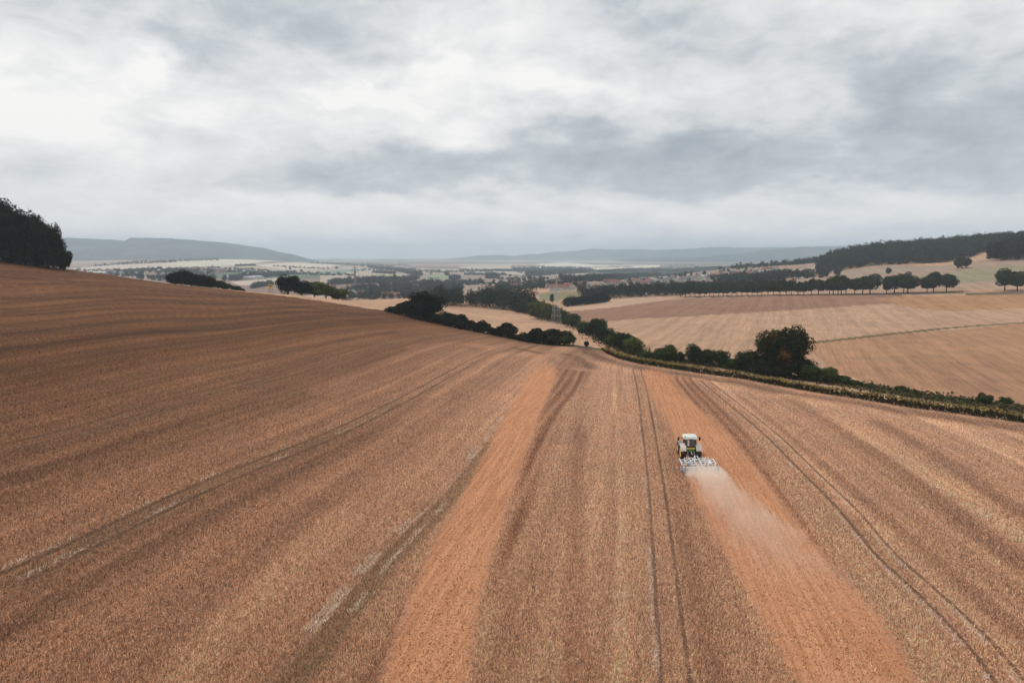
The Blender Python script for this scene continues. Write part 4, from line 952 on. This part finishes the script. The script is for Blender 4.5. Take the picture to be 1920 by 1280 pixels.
p = gp(667, 1480); d = dir_of(667, 499); pylon(p, ZC+1480*d.z/d.y-p.z, .34, STEEL_D, 'dark distant pylon above the blue grey tree belt', .1)

# ---------------------------------------------------------------- wind turbines
WHITE = mat_basic('turbine_white', (.8, .8, .8), .5, var=.03)
def turbine(px, Y, ph, label, ang):
    p = gp(px, Y, 495); e = empty('wind_turbine', tuple(p), .2); h = ph*Y/FPX
    b = MB(); b.tube((0, 0, -2), (0, 0, h), h*.03, h*.018, 10); b.build('tower', WHITE, e); n = MB(); n.box((0, 0, h), (h*.05, h*.14, h*.055)); n.build('nacelle', WHITE, e)
    for k in range(3):
        a = ang+k*2.094; bl = MB(); u_ = Vector((math.cos(a), 0, math.sin(a))); c0 = Vector((0, -h*.08, h))
        bl.tube(c0, c0+u_*h*.6, h*.022, h*.006, 6); bl.build('blade', WHITE, e)
    tag(e, label, 'wind turbine', 'distant wind turbines')
turbine(742, 6200, 15, 'faint white wind turbine nearer the grey pylon', .3); turbine(765, 6600, 14, 'faint white wind turbine, the one farther from the grey pylon', 1.1)

# ---------------------------------------------------------------- small things at the field edges
YEL = mat_basic('yellow_paint', (.62, .40, .07), .7, var=.15); ORG = mat_basic('rust_orange', (.42, .15, .05), .7, var=.2); WOOD = mat_basic('grey_wood', (.16, .12, .09), .9, var=.3)
p = gp(508, 322); d = dir_of(508, 533); zt = ZC+322*d.z/d.y
e = empty('raised_hide', tuple(p), .35); hh = zt-p.z
b = MB(); b.box((0, 0, hh-1.0), (1.9, 1.5, 1.9)); b.build('cabin', YEL, e, .03)
b = MB(); b.box((.97, 0, hh-1.0), (.06, 1.35, 1.75)); b.build('side_panel', ORG, e)
b = MB(); b.box((0, 0, hh+.02), (2.2, 1.8, .14)); b.build('roof', WOOD, e)
b = MB(); b.box((-.1, -.77, hh-.8), (1.1, .06, .5)); b.build('window', GLASS, e)
for sx in (-1, 1):
    for sy in (-1, 1): b = MB(); b.tube((sx*.85, sy*.6, hh-1.9), (sx*1.2, sy*.9, -.3), .08, n=6); b.build('leg', WOOD, e)
b = MB(); [b.tube((-.3+.6*s, -1.6, 0), (-.3+.6*s, -.8, hh-1.9), .04, n=5) for s in (0, 1)]; [b.tube((-.3, -1.6+.8*k/7, (hh-1.9)*k/7), (.3, -1.6+.8*k/7, (hh-1.9)*k/7), .03, n=5) for k in range(1, 7)]; b.build('ladder', WOOD, e)
tag(e, 'small yellow and orange raised hide beyond the brown crest', 'hide')
WRAP = mat_basic('bale_wrap', (.78, .78, .76), .45, var=.05)
def bale(p, label, s=1.0):
    e = empty('wrapped_bale', tuple(p), random.uniform(0, 3)); b = MB(); b.lathe_x((0, 0, .72*s), [(-.72*s, 0), (-.72*s, .6*s), (-.62*s, .72*s), (.62*s, .72*s), (.72*s, .6*s), (.72*s, 0)], 20); b.build('wrap', WRAP, e, smooth=False)
    tag(e, label, 'bale', 'wrapped bales by the field track')
bale(gp(763, 455), 'white wrapped bale on the shallow side of the big dark tree', 1.3); bale(gp(832, 470), 'white wrapped bale just behind the big dark tree', 1.0)
bale(at(846, 571, 450), 'white wrapped bale at the far edge of the pale field', 1.3); bale(at(851, 571.5, 450), 'second wrapped bale touching the one at the pale field edge', 1.3)
# vehicles far off
TYRE = mat_basic('tyre_rubber', (.022, .021, .020), .85, var=.3, scale=8)
def van(p, rz, label, col):
    e = empty('parked_van', tuple(p), rz); m = mat_basic('van_paint', col, .35, var=.05)
    b = MB(); b.box((0, -.4, 1.35), (2, 4.2, 1.9)); b.box((0, 2.1, .95), (1.95, .9, 1.1), taper=.85); b.build('body', m, e, .12)
    b = MB(); b.box((0, 1.72, 1.85), (1.75, .08, .7)); b.build('windscreen', GLASS, e)
    for sx in (-1, 1):
        for y in (-1.6, 1.5): b = MB(); b.lathe_x((sx*.9, y, .36), [(-.12, 0), (-.12, .36), (.12, .36), (.12, 0)], 14); b.build('wheel', TYRE, e)
    tag(e, label, 'van')
van(at(1046, 549, 800), 1.3, 'tiny white van parked at the edge of the olive meadow', (.8, .8, .8))
van(at(1216, 553.5, 500), 1.4, 'tiny white van on the lane beside the patterned field', (.75, .75, .75))

# ============================================================ tractor
GREEN = mat_basic('green_paint', (.055, .19, .035), .35, var=.12, spec=.5); YELLOW = mat_basic('yellow_rim', (.80, .52, .08), .45, var=.12)
CAP = mat_basic('roof_pale_green', (.72, .76, .70), .4, var=.06, scale=1.5); FEND = mat_basic('pale_fender', (.70, .60, .56), .6, var=.08, scale=2); DARKM = mat_basic('black_plastic', (.025, .024, .022), .6, var=.3)  # rear fenders, linkage and rear panel share a pale pinkish tone
GLS = mat_basic('cab_glass', (.035, .045, .045), .08, var=.2, spec=.8); LAMPG = mat_basic('lamp_glass', (.75, .75, .72), .2, var=.05, spec=.7); MUD = mat_basic('dusty_tyre', (.060, .048, .038), .9, var=.4, scale=5); GREYP = mat_basic('grey_fender', (.25, .25, .27), .6, var=.1)
TP = at(1294, 861, 60); HEAD = -math.radians(5.5)
eps = 1.2
def seat_on_ground(e, p, yaw, half=1.5):
    f = Vector((-math.sin(yaw), math.cos(yaw), 0)); s_ = Vector((f.y, -f.x, 0))
    zf = gz(*(p+f*half)[:2])-gz(*(p-f*half)[:2]); zs = gz(*(p+s_*half)[:2])-gz(*(p-s_*half)[:2])
    e.rotation_euler = (math.atan(zf/(2*half)), -math.atan(zs/(2*half)), yaw)
def wheel(name, parent, c, r, w, side, rim_r):
    b = MB(); b.lathe_x(c, [(-w*.42, r*.60), (-w/2, r*.72), (-w/2, r*.9), (-w*.38, r*.98), (0, r), (w*.38, r*.98), (w/2, r*.9), (w/2, r*.72), (w*.42, r*.60)], 36); o = b.build(name, MUD, parent, smooth=True)
    lug = MB(); n = 20
    for i in range(n):
        for s in (-1, 1):
            a = 2*math.pi*(i+.5*(s > 0))/n; R = Matrix.Rotation(a, 3, 'X') @ Matrix.Rotation(s*.55, 3, 'Z')
            cc = Vector(c)+Matrix.Rotation(a, 3, 'X') @ Vector((s*w*.24, 0, r*.995)); lug.box(cc, (w*.5, r*.07, r*.075), R)
    lug.build('tread', TYRE, o)
    q = MB(); xo = side*w*.30; q.lathe_x((c[0]+xo, c[1], c[2]), [(side*w*.14, rim_r), (side*w*.10, rim_r*.92), (-side*w*.05, rim_r*.80), (0, rim_r*.45), (side*w*.12, rim_r*.40), (side*w*.12, 0)], 24); q.build('rim', YELLOW, o)
    return o
def tractor():
    e = empty('tractor', tuple(TP)); seat_on_ground(e, TP, HEAD); e.scale = (1.17, 1.17, 1.17)
    for s in (-1, 1):
        wheel('rear_wheel', e, (s*.98, 0, 1.0), 1.0, .66, s, .60); wheel('front_wheel', e, (s*.96, 2.85, .77), .77, .54, s, .44)
        # broad rear fenders
        f = MB(); n = 9; vs = []; x0, x1 = s*.62, s*1.36
        for k in range(n):
            a = math.radians(-168+k*17.5); a = math.radians(157-k*14)
            for R_ in (1.09, 1.15):
                for x in (x0, x1): vs.append((x, math.cos(a)*R_, 1.0+math.sin(a)*R_))
        fs = []
        for k in range(n-1):
            o = k*4; fs += [(o, o+1, o+5, o+4), (o+2, o+6, o+7, o+3), (o, o+4, o+6, o+2), (o+1, o+3, o+7, o+5)]
        fs += [(0, 2, 3, 1), (4*n-4, 4*n-3, 4*n-1, 4*n-2)]
        f.add(vs, fs); fo = f.build('fender', FEND, e)
        l = MB(); l.box((s*1.18, -1.15, 1.42), (.20, .05, .10)); l.build('tail_lamp', ORG, fo)
        g = MB(); g.add([], []); n = 6; vs = []
        for k in range(n):
            a = math.radians(150-k*24)
            for R_ in (.84, .88):
                for x in (s*.70, s*1.22): vs.append((x, 2.85+math.cos(a)*R_, .77+math.sin(a)*R_))
        fs = []
        for k in range(n-1):
            o = k*4; fs += [(o, o+1, o+5, o+4), (o+2, o+6, o+7, o+3), (o, o+4, o+6, o+2), (o+1, o+3, o+7, o+5)]
        g.add(vs, fs); g.build('front_fender', GREYP, e)
        m = MB(); m.tube((s*.82, .95, 2.55), (s*1.30, 1.02, 2.75), .025); m.tube((s*1.30, 1.02, 2.75), (s*1.34, 1.0, 2.45), .025); m.box((s*1.36, .98, 2.50), (.24, .09, .46)); m.build('mirror', DARKM, e, .01)
        st = MB(); st.box((s*.80, .75, .55), (.30, .45, .05)); st.box((s*.80, .75, .85), (.28, .42, .05)); st.box((s*.76, .75, 1.15), (.24, .40, .05)); st.box((s*.67, .75, .85), (.04, .45, .8)); st.build('step', DARKM, e)
    b = MB(); b.box((0, 2.55, 1.62), (.82, 2.3, .62), taper=.86); b.box((0, 2.6, 1.15), (.74, 2.3, .5)); b.box((0, 3.66, 1.42), (.76, .28, .85), taper=.85); b.build('bonnet', GREEN, e, .06)
    b = MB(); b.box((0, 3.82, 1.35), (.62, .06, .62)); b.build('grille', DARKM, e)
    b = MB(); b.box((0, 1.3, .95), (.60, 4.6, .55)); b.box((0, -.05, 1.0), (1.3, .42, .42)); b.box((0, 2.85, .75), (1.5, .25, .22)); b.build('chassis', DARKM, e, .03)
    b = MB(); b.box((0, -.52, 1.38), (1.02, .30, .44)); b.build('rear_body', GREEN, e, .03)
    b = MB(); b.box((0, -.50, 1.66), (1.10, .34, .12)); b.build('rear_trim', YELLOW, e, .02)
    # cab: pillars, glass, roof
    cab = MB(); cab.box((0, .33, 1.72), (1.42, 1.55, .22)); pil = [(-.72, -.42), (.72, -.42), (.74, 1.05), (-.74, 1.05), (-.76, .35), (.76, .35)]
    for x, y in pil: cab.tube((x, y, 1.75), (x*.93, y*.92+.02, 2.88), .045, n=6)
    cab.build('cab_frame', DARKM, e)
    gl = MB(); gl.add([(-.66, -.43, 1.84), (.66, -.43, 1.84), (.61, -.37, 2.84), (-.61, -.37, 2.84), (-.66, 1.06, 1.84), (.66, 1.06, 1.84), (.61, .97, 2.84), (-.61, .97, 2.84)], [(0, 1, 2, 3), (5, 4, 7, 6)])
    gl.add([(s*.745, -.38, 1.84) for s in (-1, 1)]+[(s*.745, 1.0, 1.84) for s in (-1, 1)]+[(s*.70, .93, 2.84) for s in (-1, 1)]+[(s*.70, -.33, 2.84) for s in (-1, 1)], [(0, 6, 4, 2), (1, 3, 5, 7)])
    gl.build('cab_glass', GLS, e)
    ro = MB(); ro.box((0, .33, 2.97), (1.80, 1.78, .20), taper=.96); ro.box((0, .35, 3.12), (1.55, 1.45, .12), taper=.9); rf = ro.build('roof', CAP, e, .06)
    gpsd = MB(); gpsd.box((0, 1.05, 3.16), (.34, .3, .16), taper=.75); gpsd.build('dome', YELLOW, rf, .03)
    for x in (-.62, .62, -.42, .42):
        lp = MB(); lp.box((x, -.60, 2.90), (.15, .08, .11)); lp.build('work_lamp', LAMPG, rf, .01)
    bc = MB(); bc.tube((-.72, -.45, 3.08), (-.72, -.45, 3.28), .06, n=8); bc.build('beacon', ORG, rf)
    ps = MB(); ps.box((-.30, -.47, 2.35), (.22, .03, .75)); ps.build('rear_panel', FEND, e)
    st = MB(); st.box((.02, .05, 1.95), (.5, .5, .14)); st.box((.02, -.2, 2.3), (.48, .12, .65)); st.build('seat', DARKM, e, .03)
    ex = MB(); ex.tube((.62, 1.25, 1.4), (.62, 1.25, 3.0), .07, n=10); ex.build('exhaust', DARKM, e)
    lk = MB()
    for s in (-1, 1): lk.tube((s*.36, -.35, .75), (s*.48, -1.55, .62), .045); lk.tube((s*.40, -.5, 1.45), (s*.44, -1.1, .68), .035)
    lk.tube((0, -.6, 1.3), (0, -1.6, 1.15), .04); lk.build('linkage', FEND, e)
    tag(e, 'green tractor with yellow rims and pale cab roof pulling a cultivator', 'tractor')
tractor()
# ---------------------------------------------------------------- cultivator
CUL = mat_basic('pale_steel', (.78, .76, .76), .5, .1, var=.12); CULB = mat_basic('blue_steel', (.36, .39, .50), .5, .1, var=.15); RUST = mat_basic('rusty_tine', (.20, .12, .09), .6, .3, var=.25)
def cultivator():
    f = Vector((-math.sin(HEAD), math.cos(HEAD), 0)); r = Vector((f.y, -f.x, 0))
    e = empty('cultivator', tuple(TP)); seat_on_ground(e, TP, HEAD); e.scale = (1.0, 1.50, 1.10); e.location = TP+r*.40
    b = MB(); b.box((0, -1.75, .75), (1.1, .16, .16))
    for s in (-1, 1): b.tube((s*.42, -1.7, .7), (s*.12, -1.85, 1.35), .055); b.tube((s*.12, -1.85, 1.35), (s*.5, -3.1, .95), .05)
    b.build('headstock', CUL, e)
    for k, y in enumerate((-2.05, -2.75, -3.45)):
        b = MB(); b.box((0, y, .82), (5.0, .13, .13)); b.build('cross_beam', CUL, e, .01)
    b = MB()
    for x in (-2.42, -1.75, -.95, -.35, .35, .95, 1.75, 2.42): b.box((x, -2.8, .96), (.11, 1.75, .12))
    for s in (-1, 1): b.tube((s*.95, -2.0, 1.05), (s*1.9, -3.0, 1.05), .05); b.tube((s*.35, -2.1, 1.1), (s*1.75, -2.1, 1.15), .055); b.tube((s*.5, -2.9, 1.2), (s*1.8, -3.35, 1.1), .05)
    b.build('frame', CUL, e)
    for k, y in enumerate((-2.05, -2.75, -3.45)):
        for i in range(7):
            x = -2.25+i*.72+k*.24-.1
            if x > 2.45: continue
            t = MB(); t.tube((x, y, .80), (x, y-.22, .62), .035, n=6); t.tube((x, y-.22, .62), (x, y-.10, .25), .035, n=6); t.tube((x, y-.10, .25), (x, y+.12, -.02), .045, .02, n=6); t.build('tine', RUST, e)
    for s in (-1, 1):
        b = MB(); x0, x1 = (s*.12, s*2.45); n = 10
        for i in range(n):
            a = 2*math.pi*i/n; b.tube((x0, -4.35+math.cos(a)*.27, .27+math.sin(a)*.27), (x1, -4.35+math.cos(a)*.27, .27+math.sin(a)*.27), .025, n=5)
        for q in np.linspace(x0, x1, 5): b.lathe_x((q, -4.35, .27), [(-.02, .20), (-.02, .28), (.02, .28), (.02, .20)], 16)
        b.build('roller', CULB, e)
        b = MB()
        for x in (s*.3, s*1.3, s*2.3): b.tube((x, -3.5, .85), (x, -4.1, .72), .045); b.tube((x, -4.1, .72), (x, -4.35, .3), .04)
        b.tube((s*.2, -4.1, .74), (s*2.45, -4.1, .74), .055); b.build('roller_arm', CUL, e)
        b = MB(); b.lathe_x((s*2.62, -3.95, .40), [(-.03, 0), (-.03, .36), (.03, .36), (.03, 0)], 20); b.build('side_disc', CULB, e)
        b = MB(); b.lathe_x((s*1.35, -3.1, .38), [(-.12, 0), (-.12, .36), (-.07, .40), (.07, .40), (.12, .36), (.12, 0)], 20); b.build('support_wheel', MUD, e)
        b = MB(); b.box((s*1.5, -3.7, 1.12), (.55, .32, .22)); b.build('cover', CULB if s < 0 else CUL, e, .03)
    tag(e, 'pale blue steel cultivator with tines and rollers behind the tractor', 'cultivator')
cultivator()

# ---------------------------------------------------------------- dust behind the cultivator
def dust():
    m = bpy.data.materials.new('dust'); m.use_nodes = True; t = NT(m.node_tree); t.n.clear(); out = t.new('ShaderNodeOutputMaterial'); pv = t.new('ShaderNodeVolumePrincipled')
    pv.inputs['Color'].default_value = (1.0, .91, .80, 1); pv.inputs['Anisotropy'].default_value = .0
    tc = t.new('ShaderNodeTexCoord'); sp = t.new('ShaderNodeSeparateXYZ'); t.link(tc.outputs['Object'], sp.inputs[0]); x, y, z = sp.outputs
    # local: -y is backwards from the implement, length 34 m
    s = t.m('DIVIDE', t.m('MULTIPLY', y, -1.0), 46.0)                # 0..1 along the plume
    wob = t.noise(t.vscale(tc.outputs['Object'], 1, .6, 1), .42, 6, .68, 0.5)
    cen = t.m('ADD', .5, t.m('MULTIPLY', s, 4.8))
    wid = t.m('ADD', 2.9, t.m('MULTIPLY', s, 3.8))
    dx = t.m('DIVIDE', t.m('SUBTRACT', x, cen), wid); dx = t.m('MULTIPLY', dx, dx)
    hgt = t.m('ADD', .75, t.m('MULTIPLY', s, 1.7)); zc = t.m('ADD', .35, t.m('MULTIPLY', s, .7)); dz = t.m('DIVIDE', t.m('SUBTRACT', z, zc), hgt); dz = t.m('MULTIPLY', dz, dz)
    shape = t.m('SUBTRACT', 1.0, t.m('ADD', dx, dz)); shape = t.m('ADD', shape, t.m('MULTIPLY', t.m('SUBTRACT', wob, .5), 2.4)); shape = t.ss(shape, .05, .9)
    front = t.ss(y, .1, -1.3)
    fall = t.m('ADD', t.m('MULTIPLY', t.m('POWER', 2.718, t.m('MULTIPLY', s, -26.0)), 2.6), t.m('MULTIPLY', t.m('POWER', 2.718, t.m('MULTIPLY', s, -1.6)), .085))
    endf = t.ss(s, 1.0, .35)
    dn = t.m('MULTIPLY', t.m('MULTIPLY', t.m('MULTIPLY', shape, fall), t.m('MULTIPLY', front, endf)), 3.4)
    t.link(dn, pv.inputs['Density']); t.link(pv.outputs[0], out.inputs['Volume'])
    f = Vector((-math.sin(HEAD), math.cos(HEAD), 0)); p = TP-f*4.2
    b = MB(); b.box((3.2, -23, 1.9), (18, 46.5, 4.2)); o = b.build('dust', m); o.location = (p.x, p.y, gz(p.x, p.y)-.15)
    tag(o, 'pale dust cloud trailing from the cultivator over the tilled strip', kind='stuff'); seat_on_ground(o, p, HEAD, 8)
    m.cycles.volume_step_rate = 1.0 if hasattr(m.cycles, 'volume_step_rate') else 1.0
dust()

# ============================================================ haze
def haze():
    m = bpy.data.materials.new('haze'); m.use_nodes = True; t = NT(m.node_tree); t.n.clear(); out = t.new('ShaderNodeOutputMaterial'); pv = t.new('ShaderNodeVolumePrincipled')
    pv.inputs['Color'].default_value = (.71, .855, 1.0, 1); pv.inputs['Density'].default_value = HAZE_DENSITY; pv.inputs['Anisotropy'].default_value = 0.0
    t.link(pv.outputs[0], out.inputs['Volume'])
    zmax = max((o.matrix_world @ Vector(c)).z for o in scene.objects if o.type == 'MESH' for c in o.bound_box)
    b = MB(); top = max(zmax, ZC)+12; b.box((0, 0, (top-70)/2), (29000, 29000, top+70)); o = b.build('haze', m)
    tag(o, 'thin bluish haze filling the valley air', kind='stuff'); print('haze top', top)
bpy.context.view_layer.update()
haze()
